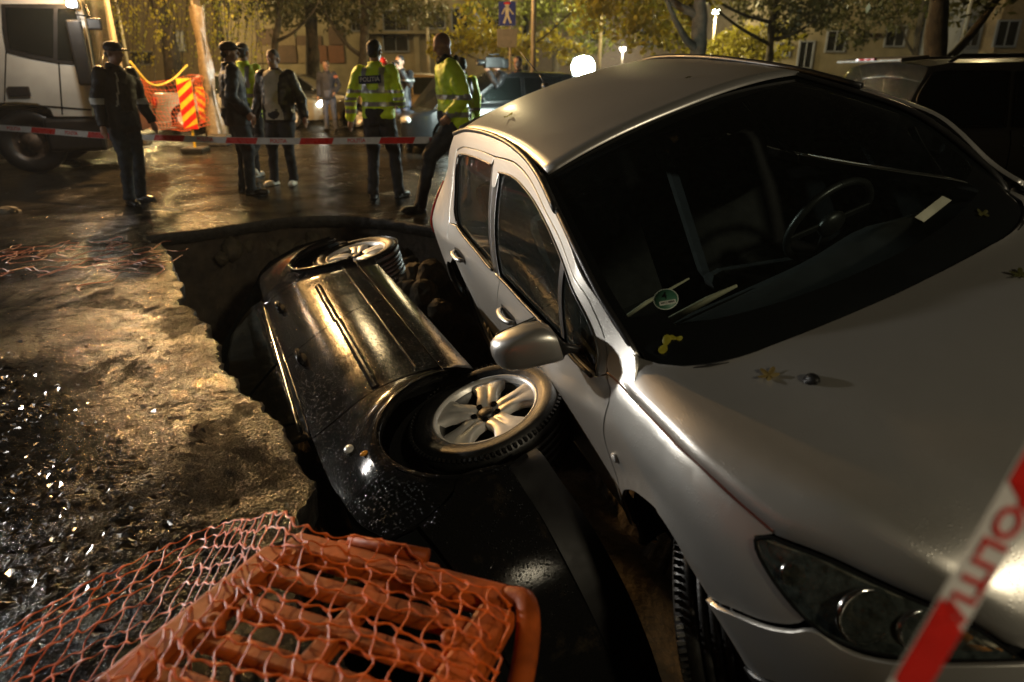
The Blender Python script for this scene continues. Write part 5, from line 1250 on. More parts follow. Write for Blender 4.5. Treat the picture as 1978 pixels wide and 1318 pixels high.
vc = thing('video_camera', 'large black shoulder video camera with a small green light', 'video camera', (0,0,0)); vc.location = Vector(p11.location)+Vector((-.02, -.12, 1.60)); vc.rotation_euler = (0, 0, R_(120))
MB().box((0, .05, .02), (.12, .42, .20), None, .02).box((0, .05, .16), (.03, .22, .03), None, .01).box((.0, -.18, .0), (.13, .14, .17), None, .02).build('housing', M['blacktrim'], vc); MB().lathe([(.05, 0), (.06, .16), (.05, .16), (.001, .13)], (0, .26, .02), Matrix.Rotation(R_(-90), 3, 'X'), 20).build('lens', M['blacktrim'], vc)
p12, sp, P = person('dark haired man in black coat beside the television cameraman', feet_p(1000, 285), R_(150), 1.74, 'jk_black', 'tr_black', 'shoe_b', voxel=.018, bulk=1.1)
p13, sp, P = person('man with pale face behind the bald officer at the far side of the street', feet_p(886, 262), R_(185), 1.74, 'jk_navy', 'tr_blue', 'shoe_b', voxel=.022)
# =================================================================== background vehicles
def bg_car(name, label, pos, ang, paint_m, L=4.3, W=1.74, Ht=1.45, kind='hatch', lights=None, group='parked cars along the far side', detail=True):
    t = thing(name, label, 'car', (pos[0], pos[1], 0), ang, group); hw = W/2; xf = L*.5; xr = -L*.5; wb = L*.62; x1 = wb/2-.05; x2 = -wb/2-.05
    hoodx = xf*.42; belt = Ht*.62
    # lower body by stations
    xs = sorted(set([xr, xr+.06, xr+.2]+list(np.linspace(xr+.4, xf-.4, 14))+[xf-.2, xf-.06, xf]+[x1+.37*math.cos(a) for a in np.linspace(0, math.pi, 13)]+[x2+.37*math.cos(a) for a in np.linspace(0, math.pi, 13)]))
    rows = []
    def wid(x, z):
        e = min(x-xr, xf-x); k = 1-(max(0, .55-e)/.55)**2.4*.34
        p = ip((z-.2)/(belt-.2), [0,.15,.45,.8,1], [.93,.985,1,.985,.93]); return hw*k*p
    for x in xs:
        zb = .22
        for cx in (x1, x2):
            if abs(x-cx) <= .37: zb = max(zb, .31+math.sqrt(max(0, .3705**2-(x-cx)**2)))
        top = belt if x < hoodx else belt-(x-hoodx)/(xf-hoodx)*.20-.10*max(0, (x-xf+.15)/.15)
        if kind == 'sedan' and x < xr+.75: top = belt+.02
        r = []
        zs_ = [zb+(top-zb)*t_ for t_ in np.linspace(0, 1, 8)]
        for z in zs_: r.append(Vector((x, -wid(x, z), z)))
        for u in (-.85, -.5, 0, .5, .85): r.append(Vector((x, u*wid(x, top), top+.03*(1-u*u))))
        for z in zs_[::-1]: r.append(Vector((x, wid(x, z), z)))
        rows.append(r)
    body = loft('body', rows, paint_m, t, flip=False)
    ends = MB()
    for x in (xr, xf):
        r = rows[0] if x == xr else rows[-1]; ends.add([v+Vector((.0, 0, 0)) for v in r], [tuple(range(len(r)))])
    ends.build('bumper', paint_m, t)
    for cx in (x1, x2):
        MB().box((cx, 0, .36), (.80, W*.80, .55)).build('wheel_well', M['gap'], t)
    # greenhouse
    if kind == 'estate': prof = [(hoodx+.05, belt-.02, .88), (hoodx-.75, Ht-.04, .74), (hoodx-1.1, Ht, .73), (xr+.55, Ht-.02, .73), (xr+.35, Ht-.05, .74), (xr+.06, belt-.02, .88)]
    elif kind == 'sedan': prof = [(hoodx+.05, belt-.02, .88), (hoodx-.75, Ht-.04, .72), (hoodx-1.1, Ht, .70), (xr+1.5, Ht-.02, .70), (xr+1.2, Ht-.06, .72), (xr+.62, belt-.02, .86)]
    else: prof = [(hoodx+.05, belt-.02, .88), (hoodx-.80, Ht-.04, .74), (hoodx-1.15, Ht, .72), (xr+.85, Ht-.03, .71), (xr+.55, Ht-.08, .73), (xr+.05, belt-.02, .86)]
    rows = [[Vector((x+(.06*(1-u*u) if i < 3 else -.04*(1-u*u)), u*hw*f, z+.04*(1-u*u)*(1 if i not in (0, 5) else .5))) for u in np.linspace(-1, 1, 11)] for i, (x, z, f) in enumerate(prof)]
    loft('roof', rows[1:5], paint_m, t, flip=True); loft('windscreen', rows[0:2], M['darkglass'], t, flip=True); loft('rear_screen', rows[4:6], M['darkglass'], t, flip=True)
    for sg in (-1, 1):
        A = [Vector((x, sg*hw*f, z)) for x, z, f in prof]
        side = [A[0], A[1], A[2], A[3], A[4], A[5]]
        cenp = sum(side, Vector())/6
        mesh_obj('side_frame', side, [(0,1,2,3,4,5)], paint_m, t, smooth=False)
        # two or three windows, proud of the frame
        def edge_z(x, top=True):
            xx = [a.x for a in A[::-1]]; zz = [a.z for a in A[::-1]]; return float(np.interp(x, xx, zz))
        def yy(z): return sg*hw*(float(np.interp(z, [belt, Ht], [.885, .735])))+sg*.006
        spans = [(hoodx-.12, hoodx-1.15), (hoodx-1.22, hoodx-2.05)]+([(hoodx-2.12, xr+.25)] if kind == 'estate' else [])
        for a, b in spans:
            top = []; bot = []
            for x in np.linspace(a, b, 8):
                zt = min(edge_z(x)-.06, Ht-.09); zt = max(zt, belt+.03); bot.append(Vector((x, yy(belt+.03), belt+.03))); top.append(Vector((x, yy(zt), zt)))
            loft('side_window', [bot, top], M['darkglass'], t, flip=sg < 0)
            if detail: MB().tube([v+Vector((0, sg*.003, 0)) for v in bot+top[::-1]+[bot[0]]], .011, 5, cap=False).build('window_trim', M['blacktrim'], t)
        if detail:
            for x in (hoodx-1.0, hoodx-1.9): MB().box((x, sg*(wid(x, belt-.12)+.015), belt-.13), (.18, .03, .03), None, .01).build('door_handle', paint_m, t)
            for x in (hoodx-.05, hoodx-1.18, hoodx-2.1): MB().tube([(x, sg*(wid(x, z)+.001), z) for z in np.linspace(.30, belt, 7)], .005, 4).build('door_gap', M['gap'], t)
            MB().ball((hoodx-.22, sg*(hw+.09), belt+.08), (.06, .10, .07), None, 12).build('door_mirror', paint_m, t)
        lm = M['whitelens'] if not lights else emis('headlamp_on', (1, .93, .75), lights)
        MB().ball((xf-.10, sg*hw*.66, belt-.27), (.09, .20, .075), None, 14).build('headlight', lm, t)
        MB().ball((xr+.05, sg*hw*.78, belt-.16), (.06, .12, .13), None, 14).build('tail_light', M['redlens'], t)
        for cx in (x1, x2): 
            w_ = MB(); h = .10; y0 = sg*(hw-.10); c = (cx, y0, .31); Mx = Matrix.Rotation(R_(90)*(-sg), 3, 'X')
            w_.lathe([(.20,-h),(.29,-h),(.31,-h+.02),(.31,h-.02),(.29,h),(.20,h-.01)], c, Mx, 28, closed=True); wo_ = w_.build('wheel', M['rubber'], t)
            r_ = MB().lathe([(.205, h-.02), (.19, h-.035), (.05, h-.02), (.001, h-.02)], c, Mx, 28)
            for k in range(7): a = 2*math.pi*k/7; r_.box(Vector(c)+Mx@Vector((math.cos(a)*.11, math.sin(a)*.11, h-.012)), (.17, .028, .02), Mx@Matrix.Rotation(a, 3, 'Z'), .006)
            r_.build('rim', M['alloy'], wo_)
    MB().box((xf-.02, 0, belt-.30), (.05, W*.42, .12), None, .02).build('grille', M['blacktrim'], t); MB().box((xr+.0, 0, .52), (.03, .52, .11), None, .005).build('number_plate', M['whitelens'], t)
    return t
M['p_dark'] = paint('dark_grey_paint', (.20, .20, .19), .75, .35, .8, .08, .5, 90)
M['p_white'] = paint('pale_paint', (.50, .50, .46), .1, .4, .6, .1, .3, 90)
M['p_gold'] = paint('beige_paint', (.26, .20, .11), .5, .4, .6, .1, .3, 90)
M['p_black'] = paint('black_car_paint', (.010, .011, .012), .0, .3, 1, .06, .3, 90)
# dark estate at the right edge: tail towards the viewer
est = bg_car('parked_car', 'dark grey estate car parked at the right edge with a pale roof spoiler', (dp(1700, 200, 6.3).x+2.30, 7.2), R_(3), M['p_dark'], 4.5, 1.82, 1.52, 'estate', group=None)
MB().box((-1.98, 0, 1.535), (.26, 1.16, .035), Matrix.Rotation(R_(-6), 3, 'Y'), .012).build('roof_spoiler', simple('pale_spoiler', (.16, .16, .15), .5), est)
MB().box((-2.115, 0, 1.536), (.02, .34, .022)).build('brake_light', M['redlens'], est)
for y in (-.62, .62): MB().tube([(-1.7, y, 1.50), (-1.6, y, 1.56), (.0, y, 1.57), (.1, y, 1.51)], .016, 8).build('roof_rail', M['blacktrim'], est)
g_ = gp(1580, 196)
bg_car('parked_car', 'white hatchback added out of sight to brighten the far window of the silver car', (dp(1600, 200, 10.8).x, 11.2), R_(8), M['p_white'], 4.1, 1.7, 1.40, lights=None)  # invented car, a pale surface to brighten the view through the silver car
bg_car('parked_car', 'pale car with lit headlamps behind the orange fence and striped boards', (dp(455, 180, 20).x, 20.5), R_(12), M['p_white'], 4.4, 1.75, 1.45, 'sedan', lights=22)
bg_car('parked_car', 'beige saloon behind the lone distant guard', (dp(730, 180, 19.5).x+.5, 21), R_(186), M['p_gold'], 4.5, 1.78, 1.42, 'sedan')
hc_ = bg_car('parked_car', 'dark car nose-on behind the bald officer with its bonnet raised', (dp(860, 230, 13.4).x+.9, 14.6), R_(205), M['p_black'], 4.3, 1.76, 1.45, 'hatch')
MB().box((1.22, 0, 1.14), (.95, 1.35, .03), Matrix.Rotation(R_(48), 3, 'Y'), .01).build('raised_bonnet', M['p_black'], hc_)
bg_car('parked_car', 'dark car behind the cameraman and the floodlight', (dp(1060, 160, 15).x, 16.2), R_(4), M['p_black'], 4.3, 1.76, 1.42, 'hatch')
bg_car('parked_car', 'grey saloon parked far behind between the tree trunks', (dp(560, 150, 24).x, 25), R_(0), M['p_dark'], 4.4, 1.76, 1.42, 'sedan')

# =================================================================== truck
TY = 10.9; TPH = R_(19)
P0 = dp(178, 225, TY); P0.z = 0; TD = Vector((math.cos(TPH), math.sin(TPH), 0)); TN = Vector((-math.sin(TPH), math.cos(TPH), 0))
def tx(u, v):
    o = Vector((0, 0, CAM_H)); d = dp(u, v, 1.0)-o; t = (P0-o).dot(TN)/d.dot(TN); p = o+d*t; return (p-P0).dot(TD), p.z
tr = thing('truck', 'white truck with a flat cab parked at the left edge behind the tape', 'truck', tuple(P0), TPH)
MF = Matrix(((1,0,0),(0,0,1),(0,1,0)))
def tsheet(name, px, mat, y=0.0, th=.05, par=None):
    return MB().prism([tx(u, v) for u, v in px], y, y+th, MF).build(name, mat, par or tr)
cab = [(-420,-300),(104,-300),(140,-60),(163,37),(180,133),(178,225),(104,225),(98,212),(72,200),(30,197),(-10,199),(-420,199)]
tsheet('cab', cab, M['white_metal'], .0, 2.2)
tsheet('window_frame', [(4,8),(148,8),(160,60),(166,126),(112,122),(60,113),(14,101),(7,60)], M['blacktrim'], -.014, .012)
tsheet('side_window', [(12,15),(104,17),(104,112),(60,104),(20,94),(15,60)], M['darkglass'], -.022, .006)
tsheet('quarter_window', [(112,17),(146,18),(155,60),(160,119),(112,115)], M['darkglass'], -.022, .006)
q0 = tx(160, 20); q1 = tx(181, 140); d0 = Vector((q1[0]-q0[0], 0, q1[1]-q0[1]))
nf = Vector((-d0.z, 0, d0.x)).normalized(); nf = nf if nf.x > 0 else -nf
V4 = [Vector((q0[0], .14, q0[1]+.3))+nf*.02, Vector((q1[0], .14, q1[1]))+nf*.02, Vector((q1[0], 2.06, q1[1]))+nf*.02, Vector((q0[0], 2.06, q0[1]+.3))+nf*.02]
mesh_obj('windscreen', V4, [(0,1,2,3)], M['darkglass'], tr, smooth=False)
MB().tube([V4[1]+Vector((.02,.2,.03)), V4[1].lerp(V4[0], .4)+Vector((.03,.9,0))], .012, 6).build('wiper', M['blacktrim'], tr)
g0 = tx(178, 200); MB().box((g0[0]+.02, 1.1, g0[1]+.05), (.06, 1.5, .22), None, .02).build('grille', M['blacktrim'], tr)
a_ = tx(148, 40); b_ = tx(148, 165)
MB().box((a_[0], -.22, (a_[1]+b_[1])/2), (.20, .08, abs(a_[1]-b_[1])), None, .03).build('door_mirror', M['tyre_dark'], tr)
a_ = tx(186, 48); MB().box((a_[0], -.14, a_[1]), (.20, .06, .16), None, .03).tube([(tx(150,28)[0],-.2,tx(150,30)[1]),(tx(178,30)[0],-.15,tx(186,34)[1]),(tx(165,10)[0],0,tx(165,10)[1])], .012).build('mirror_arm', M['tyre_dark'], tr)
a_ = tx(38, 177); MB().box((a_[0], -.012, a_[1]), (.27, .03, .14), None, .012).build('door_handle', M['blacktrim'], tr)
tsheet('door_gap', [(112,120),(115,120),(122,222),(119,222)], M['gap'], -.005, .004); tsheet('door_gap', [(11,100),(13,100),(10,196),(8,196)], M['gap'], -.005, .004)
tsheet('door_crease', [(14,203),(100,208),(176,214),(176,211),(100,205),(12,200)], M['gap'], -.005, .004)
c0 = tx(58, 280); cx_ = c0[0]; Mx = Matrix.Rotation(R_(90), 3, 'X')
for y_ in (.17, 2.0):
    wo_ = MB().lathe([(.25,-.13),(.42,-.13),(.455,-.10),(.455,.10),(.42,.13),(.25,.12)], (cx_, y_, .455), Mx, 44, closed=True).build('wheel', M['rubber'], tr)
    if y_ < 1:
        MB().lathe([(.26,.10),(.24,.06),(.14,.03),(.12,.10),(.001,.11)], (cx_, y_, .455), Mx, 36).build('rim', M['steel'], wo_)
        for q in range(8): a = q*math.pi/4; MB().ball(Vector((cx_, y_, .455))+Mx@Vector((math.cos(a)*.17, math.sin(a)*.17, .05)), .016, None, 8).build('wheel_nut', M['steel'], wo_)
rows = [[Vector((cx_+.62*math.cos(a), y, .455+.62*math.sin(a))) for a in np.linspace(-.1, math.pi+.1, 24)] for y in (.0, .35)]
loft('mudguard', rows, M['blacktrim'], tr)
fx = tx(178, 225)[0]
MB().box(((cx_+fx)/2-.6, 1.1, .74), (fx-cx_+2.4, 1.5, .36)).build('chassis', M['blacktrim'], tr)
MB().box((fx-.28, 1.1, .55), (.80, 2.2, .50), None, .06).build('bumper', M['blacktrim'], tr)
P = tx(150, 12); MB().box((P[0], -.30, P[1]), (.17, .12, .12), None, .02).build('work_lamp', M['blacktrim'], tr)
MB().ball((P[0], -.38, P[1]), (.065, .02, .045)).build('work_lamp_glass', M['whitelamp'], tr)
point('work_light', (P[0], -.70, P[1]), 70, (1, .93, .82), .08, tr)
P2 = tx(122, -8); MB().lathe([(.07,0),(.07,.12),(.05,.16),(.001,.17)], (P2[0], -.12, P2[1]), None, 20).build('amber_beacon', emis('beacon', (1, .45, .05), 14), tr)
point('beacon_light', (P2[0], -.5, P2[1]), 35, (1, .5, .12), .08, tr)

# =================================================================== striped boards, fence, tape, sign
def board(label, u, v0, v1, Y, w_=.26, flip=1):
    p = dp(u, (v0+v1)/2, Y); top = dp(u, v0, Y).z; bot = dp(u, v1, Y).z; h = top-bot
    t = thing('barrier_board', label, 'barrier board', (p.x, Y, 0), R_(4), 'striped boards along the fence')
    MB().box((0, 0, bot+h/2), (w_, .03, h), None, .006).box((0, .03, (bot+h)/2), (.04, .03, bot+h)).build('panel', simple('board_yellow', (.70, .45, .03), .4), t)
    MB().box((0, .05, .05), (.4, .5, .10), None, .02).build('foot', M['rubber'], t)
    n = 4
    for k in range(-1, n+1):
        y0 = bot+h*(k/n); hh = h/n*.5; sl = w_*.8*flip
        pts = [(-w_/2, y0), (w_/2, y0+sl), (w_/2, y0+sl+hh), (-w_/2, y0+hh)]
        cl = [(x, min(max(z, bot+.005), top-.005)) for x, z in pts]
        if abs(cl[0][1]-cl[3][1])+abs(cl[1][1]-cl[2][1]) < .02: continue
        MB().add([Vector((x, -.0185, z)) for x, z in cl], [(0,1,2,3)]).build('red_stripe', M['tape_r'], t)
    return t
board('tall red and yellow striped board before the pale car, facing the viewer', 362, 152, 250, 13.6, .27)
board('second red striped board half behind the wrapped trunk', 392, 168, 238, 16.5, .22, -1)
# wrapped trunk
b0 = base(400, 15.8); wt2 = thing('wrapped_trunk', 'thin trunk wrapped in loose plastic sheet beside the striped board', 'tree trunk', b0)
tp = Vector(D(368, -60, 15.8))-Vector(b0); MB().tube([(0,0,0), tp*.5+Vector((.03,0,0)), tp], [.10,.08,.07], 10).build('trunk', M['bark'], wt2)
rows = []
for i, q in enumerate(np.linspace(.02, .80, 22)):
    c = tp*q; rr_ = .12+.02*math.sin(i*.7)+.16*max(0, .30-q)*2
    rows.append([c+Vector((math.cos(a)*rr_*(1+.22*math.sin(a*5+i*.18)+.10*math.sin(a*11-i*.3)), math.sin(a)*rr_*.8, .02*math.sin(a*3))) for a in np.linspace(0, 2*math.pi, 22)])
loft('plastic_wrap', rows, simple('plastic_wrap', (.17, .13, .08), .25, var=.3, bmp=.01, bscale=14), wt2)
# orange mesh fence
def fence_net(label, pts, nz_, nx_, mat, r, sag=.06):
    t = thing('mesh_fence', label, 'fence', (0, 0, 0)); P = cr(pts, 8)   # x,y,ztop,zbot
    P = resamp(P, n=nx_+1); m = MB()
    def at(i, j):
        q = P[i]; z = q[2]+(q[3]-q[2])*j/nz_; return Vector((q[0]+.05*math.sin(j*.9+i*.3), q[1]+.10*math.sin(i*.35+j*.2), z+.02*math.sin(i*.5+j)))
    for j in range(nz_+1): m.tube([at(i, j) for i in range(nx_+1)], r*1.5 if j in (0, nz_) else r, 4, cap=False)
    for i in range(0, nx_+1): m.tube([at(i, j) for j in range(nz_+1)], r, 4, cap=False)
    m.build('netting', mat, t)['kind'] = 'stuff'; return t
q = lambda u, v0, v1, Y: (dp(u, v0, Y).x, Y, dp(u, v0, Y).z, max(.03, dp(u, v1, Y).z))
fn = fence_net('sagging orange mesh fence strung between the lamp post and the striped board', [q(215,130,240,14.5), q(262,150,245,14.7), q(300,160,252,15), q(330,156,252,15.2), q(356,144,250,15.4), q(395,150,240,15.7)], 13, 30, M['netfar'], .0045)
fence_net('loose orange netting hanging behind the striped board by the trunk', [q(372,150,240,15.9), q(400,160,236,16.0), q(415,175,230,16.1)], 12, 10, M['netfar'], .005)
MB().tube(cr([(*q(250,118,0,14.6)[:2], q(250,118,0,14.6)[2]), (*q(292,163,0,14.9)[:2], q(292,163,0,14.9)[2]), (*q(330,156,0,15.1)[:2], q(330,156,0,15.1)[2]), (*q(362,126,0,15.4)[:2], q(362,126,0,15.4)[2])], 6), .022, 6).build('top_cord', simple('yellow_cord', (.5, .38, .05), .5), fn)
kb = MB()
a_, b_ = gp(-200, 262), gp(440, 250)
kerb = MB().box(((a_.x+b_.x)/2, 15.2, .06), (abs(b_.x-a_.x), .3, .12), rotz(.05), .02).build('kerb', M['stone'], None); kerb['kind'] = 'structure'
cb = thing('concrete_block', 'low dark concrete block on the kerb beside the wrapped trunk', 'block', (dp(420, 240, 15).x, 15, 0)); MB().box((0,0,.12), (.42, .3, .22), None, .03).build('block', M['slab'], cb)

def tape(label, pts, wdt, seg, words, twist=None, up=None, repeat=1.0, textsize=.7, nseg=60):
    "barrier tape: white ribbon, red end blocks and red lettering between"
    t = thing('barrier_tape', label, 'tape', (0, 0, 0)); P = resamp(cr(pts, 8), n=nseg+1); P = [Vector(p) for p in P]
    L = sum((P[i+1]-P[i]).length for i in range(nseg))
    def fr(s_):
        f = max(0, min(nseg-1e-6, s_/L*nseg)); i = int(f); f -= i; p = P[i].lerp(P[i+1], f); d = (P[i+1]-P[i]).normalized()
        a = twist(s_/L) if twist else 0; u_ = (up-d*up.dot(d)).normalized(); u_ = Matrix.Rotation(a, 3, d)@u_; return p, d, u_
    rows = [[fr(s_)[0]+fr(s_)[2]*w_ for w_ in (-wdt/2, -wdt/6, wdt/6, wdt/2)] for s_ in np.linspace(0, L, nseg+1)]
    rb = loft('ribbon', rows, M['tape_w'], t)
    s_ = .0
    k = 0
    while s_ < L-.05:
        ln = min(seg*.42, L-s_)
        blk = MB(); n_ = 6; r2 = []
        for q_ in np.linspace(0, ln, n_+1):
            p, d, u_ = fr(s_+q_); nn = d.cross(u_); sk = .25*wdt*(1 if q_ in (0,) else 0)
            r2.append([p+u_*w_+nn*.0012+d*(w_*.5) for w_ in (-wdt*.46, wdt*.46)]+[])
        for sg in (1, -1):
            loft('red_block', [[v if sg == 1 else v-(fr(s_)[1].cross(fr(s_)[2]))*.0024 for v in r] for r in r2], M['tape_r'], t)
        c = s_+ln+(seg-ln)/2
        if c+seg*.25 < L and words:
            p, d, u_ = fr(c); nn = d.cross(u_)
            if nn.dot(Vector((0, -1, .3))) < 0: d = -d; nn = -nn; 
            u2 = u_
            if nn.dot(d.cross(u2)) < 0: u2 = -u2
            if u2.z < 0 and up.z > .5: u2 = -u2; d = -d
            Mt = Matrix((d, u2, d.cross(u2))).transposed().to_4x4(); Mt.translation = p+Mt.to_3x3()@Vector((0, 0, .0015))
            text_mesh('tape_lettering', words, wdt*textsize, M['tape_r'], t, Mt)
        s_ += seg; k += 1
    return t
tape('long red and white police tape strung across the road at hip height', [D(-60,243,9.2), D(60,251,9.0), D(200,262,8.6), D(330,267,8.4), D(470,272,8.2), D(600,273,8.0), D(700,272,7.9), D(860,270,7.75), D(960,262,7.9)], .072, .95, 'POLITIA', None, Vector((0,0,1)), textsize=.82, nseg=120)
A_ = dp(2060, 800, .50); B_ = dp(1700, 1420, .42)
tape('blurred red and white police tape crossing the lower right corner', [A_, A_.lerp(B_, .5)+Vector((0,0,-.004)), B_], .042, .19, 'POLITIA', None, Vector((.9, .1, -.45)), textsize=.92, nseg=24)

# blue sign on its pole
sp_ = Vector(D(1030, 60, 19)); sg_ = thing('road_sign', 'blue square road sign with a walking figure above a smaller plate', 'sign', (dp(985, 100, 19).x, 19, 0))
MB().tube([(0,.04,0),(0,.04,3.6)], .03).build('sign_post', M['pole'], sg_)
def plate(u0, v0, u1, v1, mat, name):
    a = dp(u0, v0, 19); b = dp(u1, v1, 19); c = ((a.x+b.x)/2-sg_.location.x, 0, (a.z+b.z)/2); d_ = (abs(b.x-a.x), .02, abs(a.z-b.z)); return MB().box(c, d_, None, .004).build(name, mat, sg_), c, d_
_, c, d_ = plate(963, 3, 996, 50, simple('sign_blue', (.02, .035, .30), .4), 'sign_plate')
fg = MB(); cz = c[2]
fg.ball((c[0], -.014, cz+.20), (.055, .004, .055)).box((c[0], -.014, cz+.06), (.09, .006, .17)).box((c[0]-.045, -.014, cz-.12), (.05, .006, .22), Matrix.Rotation(.35, 3, 'Y')).box((c[0]+.05, -.014, cz-.12), (.05, .006, .22), Matrix.Rotation(-.4, 3, 'Y')).box((c[0]-.09, -.014, cz+.06), (.035, .006, .16), Matrix.Rotation(.5, 3, 'Y')).box((c[0]+.10, -.014, cz+.05), (.035, .006, .18), Matrix.Rotation(-.7, 3, 'Y'))
fg.build('walking_figure', simple('sign_white', (.6, .6, .5), .5), sg_)
MB().ball((c[0], -.016, cz+.235), (.09, .004, .03)).build('red_mark', M['tape_r'], sg_)
plate(960, 56, 998, 92, simple('sign_plate_grey', (.20, .19, .17), .5), 'lower_plate')
pp = thing('steel_pole', 'slim pale steel pole between the blue sign and the floodlight', 'pole', (dp(1030, 100, 16.5).x, 16.5, 0)); MB().tube([(0,0,0),(0,0,5.5)], .055, 14).build('shaft', M['pole'], pp)

# =================================================================== barrier and net in the foreground
A = dp(560, 1055, 1.40); Bp = dp(975, 1165, 1.20); Dp = dp(300, 1400, .86)
U = (Bp-A); Wd = U.length; U.normalize(); Vv = (Dp-A); Vv = (Vv-U*Vv.dot(U)); Hd = Vv.length*1.05; Vv.normalize(); Nn = U.cross(Vv)
if Nn.z < 0: Nn = -Nn
BM = Matrix((U, Vv, Nn)).transposed().to_4x4(); BM.translation = A
bar = thing('plastic_barrier', 'orange plastic barrier lying tilted at the edge of the hole under netting', 'barrier', mat=BM)
print('barrier', [tuple(round(c, 2) for c in v) for v in (A, Bp, Dp)], Wd, Hd)
fr_ = .055
for nm, c, d_ in (('rail', (Wd/2, 0, 0), (Wd, .075, .05)), ('rail', (Wd/2, Hd, 0), (Wd, .075, .05)), ('side_post', (.0, Hd/2, 0), (.075, Hd-.08, .048)), ('side_post', (Wd, Hd/2, 0), (.085, Hd-.08, .048))):
    MB().box(c, d_, None, .012).build(nm, M['orange'], bar)
ns = 5
for k in range(1, ns):
    y = Hd*k/ns; MB().box((Wd/2, y, 0), (Wd-.08, .050, .030), None, .008).build('slat', M['orange'], bar)
for x in (Wd*.50,): MB().box((x, Hd/2, -.004), (.05, Hd-.08, .03), None, .008).build('cross_bar', M['orange'], bar)
MB().tube([(Wd*.25,-.05,.02),(Wd*.62,-.055,.03)], .017, 12).build('handle_bar', M['orange'], bar)
MB().box((Wd*.42, -.045, -.01), (Wd*.5, .05, .035), None, .01).build('hinge_block', M['orange'], bar)
MB().tube(cr([(Wd+.0,-.02,.0),(Wd+.05,.0,.01),(Wd+.085,.10,-.03),(Wd+.11,.30,-.10)], 5), .026, 14).build('curved_foot', M['orange'], bar)
for (x, y) in ((.045, Hd*.10), (.05, Hd*.55), (Wd-.05, Hd*.3)): MB().lathe([(.014,-.02),(.022,.0),(.022,.027),(.012,.030),(.001,.024)], (x, y, 0), None, 16).build('bolt_boss', M['orange'], bar)

def net_mesh():
    t = thing('safety_net', 'wet orange safety net draped over the barrier and onto the asphalt', 'net', (0, 0, 0))
    top = [dp(-120,1290,.95), dp(0,1222,1.10), dp(150,1136,1.28), dp(285,1070,1.42), dp(430,1010,1.62), dp(560,1003,1.58), dp(720,1048,1.46), dp(870,1112,1.33), dp(975,1172,1.20)]
    def onground(p, lift): return Vector((p.x, p.y, max(p.z, .012+lift)))
    ptop = []
    for (u, v) in [(-140,1330),(0,1225),(150,1136),(285,1070),(430,1012),(560,1003),(720,1048),(870,1112),(985,1175)]:
        zz = float(np.interp(u, [-140, 285, 430, 560, 985], [.03, .05, .12, A.z+.05, Bp.z+.03])); ptop.append(gp(u, v, zz))
    pbot = []
    for (u, v) in [(-500,1800),(-200,1750),(0,1700),(200,1650),(380,1640),(560,1640),(700,1640),(800,1640),(900,1640)]:
        zz = float(np.interp(u, [-500, 0, 300, 900], [.03, .03, .25, .38])); pbot.append(gp(u, v, zz))
    T = resamp(cr(ptop, 8), n=61); Bt = resamp(cr(pbot, 8), n=61)
    bi = BM.inverted()
    def S(a, b):
        f = a*60; i = min(59, int(f)); f -= i; p = Vector(T[i]).lerp(Vector(T[i+1]), f); q_ = Vector(Bt[i]).lerp(Vector(Bt[i+1]), f)
        p = p.lerp(q_, b); 
        n1 = noise.noise(Vector((a*9, b*7, 1))); n2 = noise.noise(Vector((a*22, b*18, 4)))
        p = p+Vector((n2*.012+n1*.02, n1*.016+n2*.01, n1*.022+n2*.010))
        l = bi@p
        if -.02 < l.x < Wd+.02 and -.05 < l.y < Hd+.05: l.z = max(min(l.z, .09), .034+.004*n2); p = BM@l
        return Vector((p.x, p.y, max(p.z, .010)))
    V = []; F = []
    def ribbon(pts, w_, th):
        n = len(pts); k0 = len(V)
        for i in range(n):
            d = (pts[min(n-1, i+1)]-pts[max(0, i-1)]).normalized(); sd = d.cross(Vector((0, 0, 1))).normalized(); ww = w_[i] if isinstance(w_, list) else w_; up_ = sd.cross(d)
            for a_, b_ in ((-1, -.6), (0, 1), (1, -.6), (0, -1)): V.append(pts[i]+sd*ww*a_*.5+up_*th*b_*.5)
        for i in range(n-1):
            for k in range(4): F.append((k0+i*4+k, k0+i*4+(k+1) % 4, k0+(i+1)*4+(k+1) % 4, k0+(i+1)*4+k))
    NR, NC = 13, 31
    for j in range(NR+1):            # flat long strands, wider at the crossings
        b = (j/NR)**1.1
        if j in (3, 7): pass
        pts = []; ws_ = []
        for i in range(NC*6+1):
            a = i/(NC*6); pts.append(S(a, b+.006*math.cos(i/6*2*math.pi)*(1 if j % 2 else -1))); ws_.append(.0054+.0078*max(0, math.cos(i/6*2*math.pi))**2)
        ribbon(pts, ws_, .0022)
    for i in range(NC+1):
        pts = []; a0 = i/NC
        for j in range(NR*4+1):
            b = (j/(NR*4))**1.1; wob = .0035*math.sin(j/4*math.pi)*(1 if i % 2 else -1); pts.append(S(min(1, max(0, a0+wob)), b))
        ribbon(pts, .0044, .0018)
    o = mesh_obj('netting', V, F, M['net'], t, smooth=False); o['kind'] = 'stuff'
    return t
net_mesh()
# crumpled scrap of net on the far left asphalt, running to the hole edge
sc_n = thing('net_scrap', 'crumpled red orange net scraps trodden flat on the asphalt by the hole corner', 'net', (0, 0, 0)); m = MB()
for k in range(46):
    u = rng.uniform(-40, 325); c = gp(u, 500+rng.normal()*14+(8 if u > 200 else 0)); n_ = 6
    pts = [c]; a = rng.uniform(0, 6.28)
    for i in range(n_): a += rng.normal()*.9; pts.append(pts[-1]+Vector((math.cos(a)*.07, math.sin(a)*.10, 0)))
    pts = [Vector((p.x, p.y, .012+.03*abs(noise.noise(p*6)))) for p in cr(pts, 3) for p in [Vector(p)]]
    m.tube(pts, .0032, 4, cap=False)
m.build('strands', simple('muddy_net', (.26, .055, .016), .5, var=.5, scale=4), sc_n)['kind'] = 'stuff'

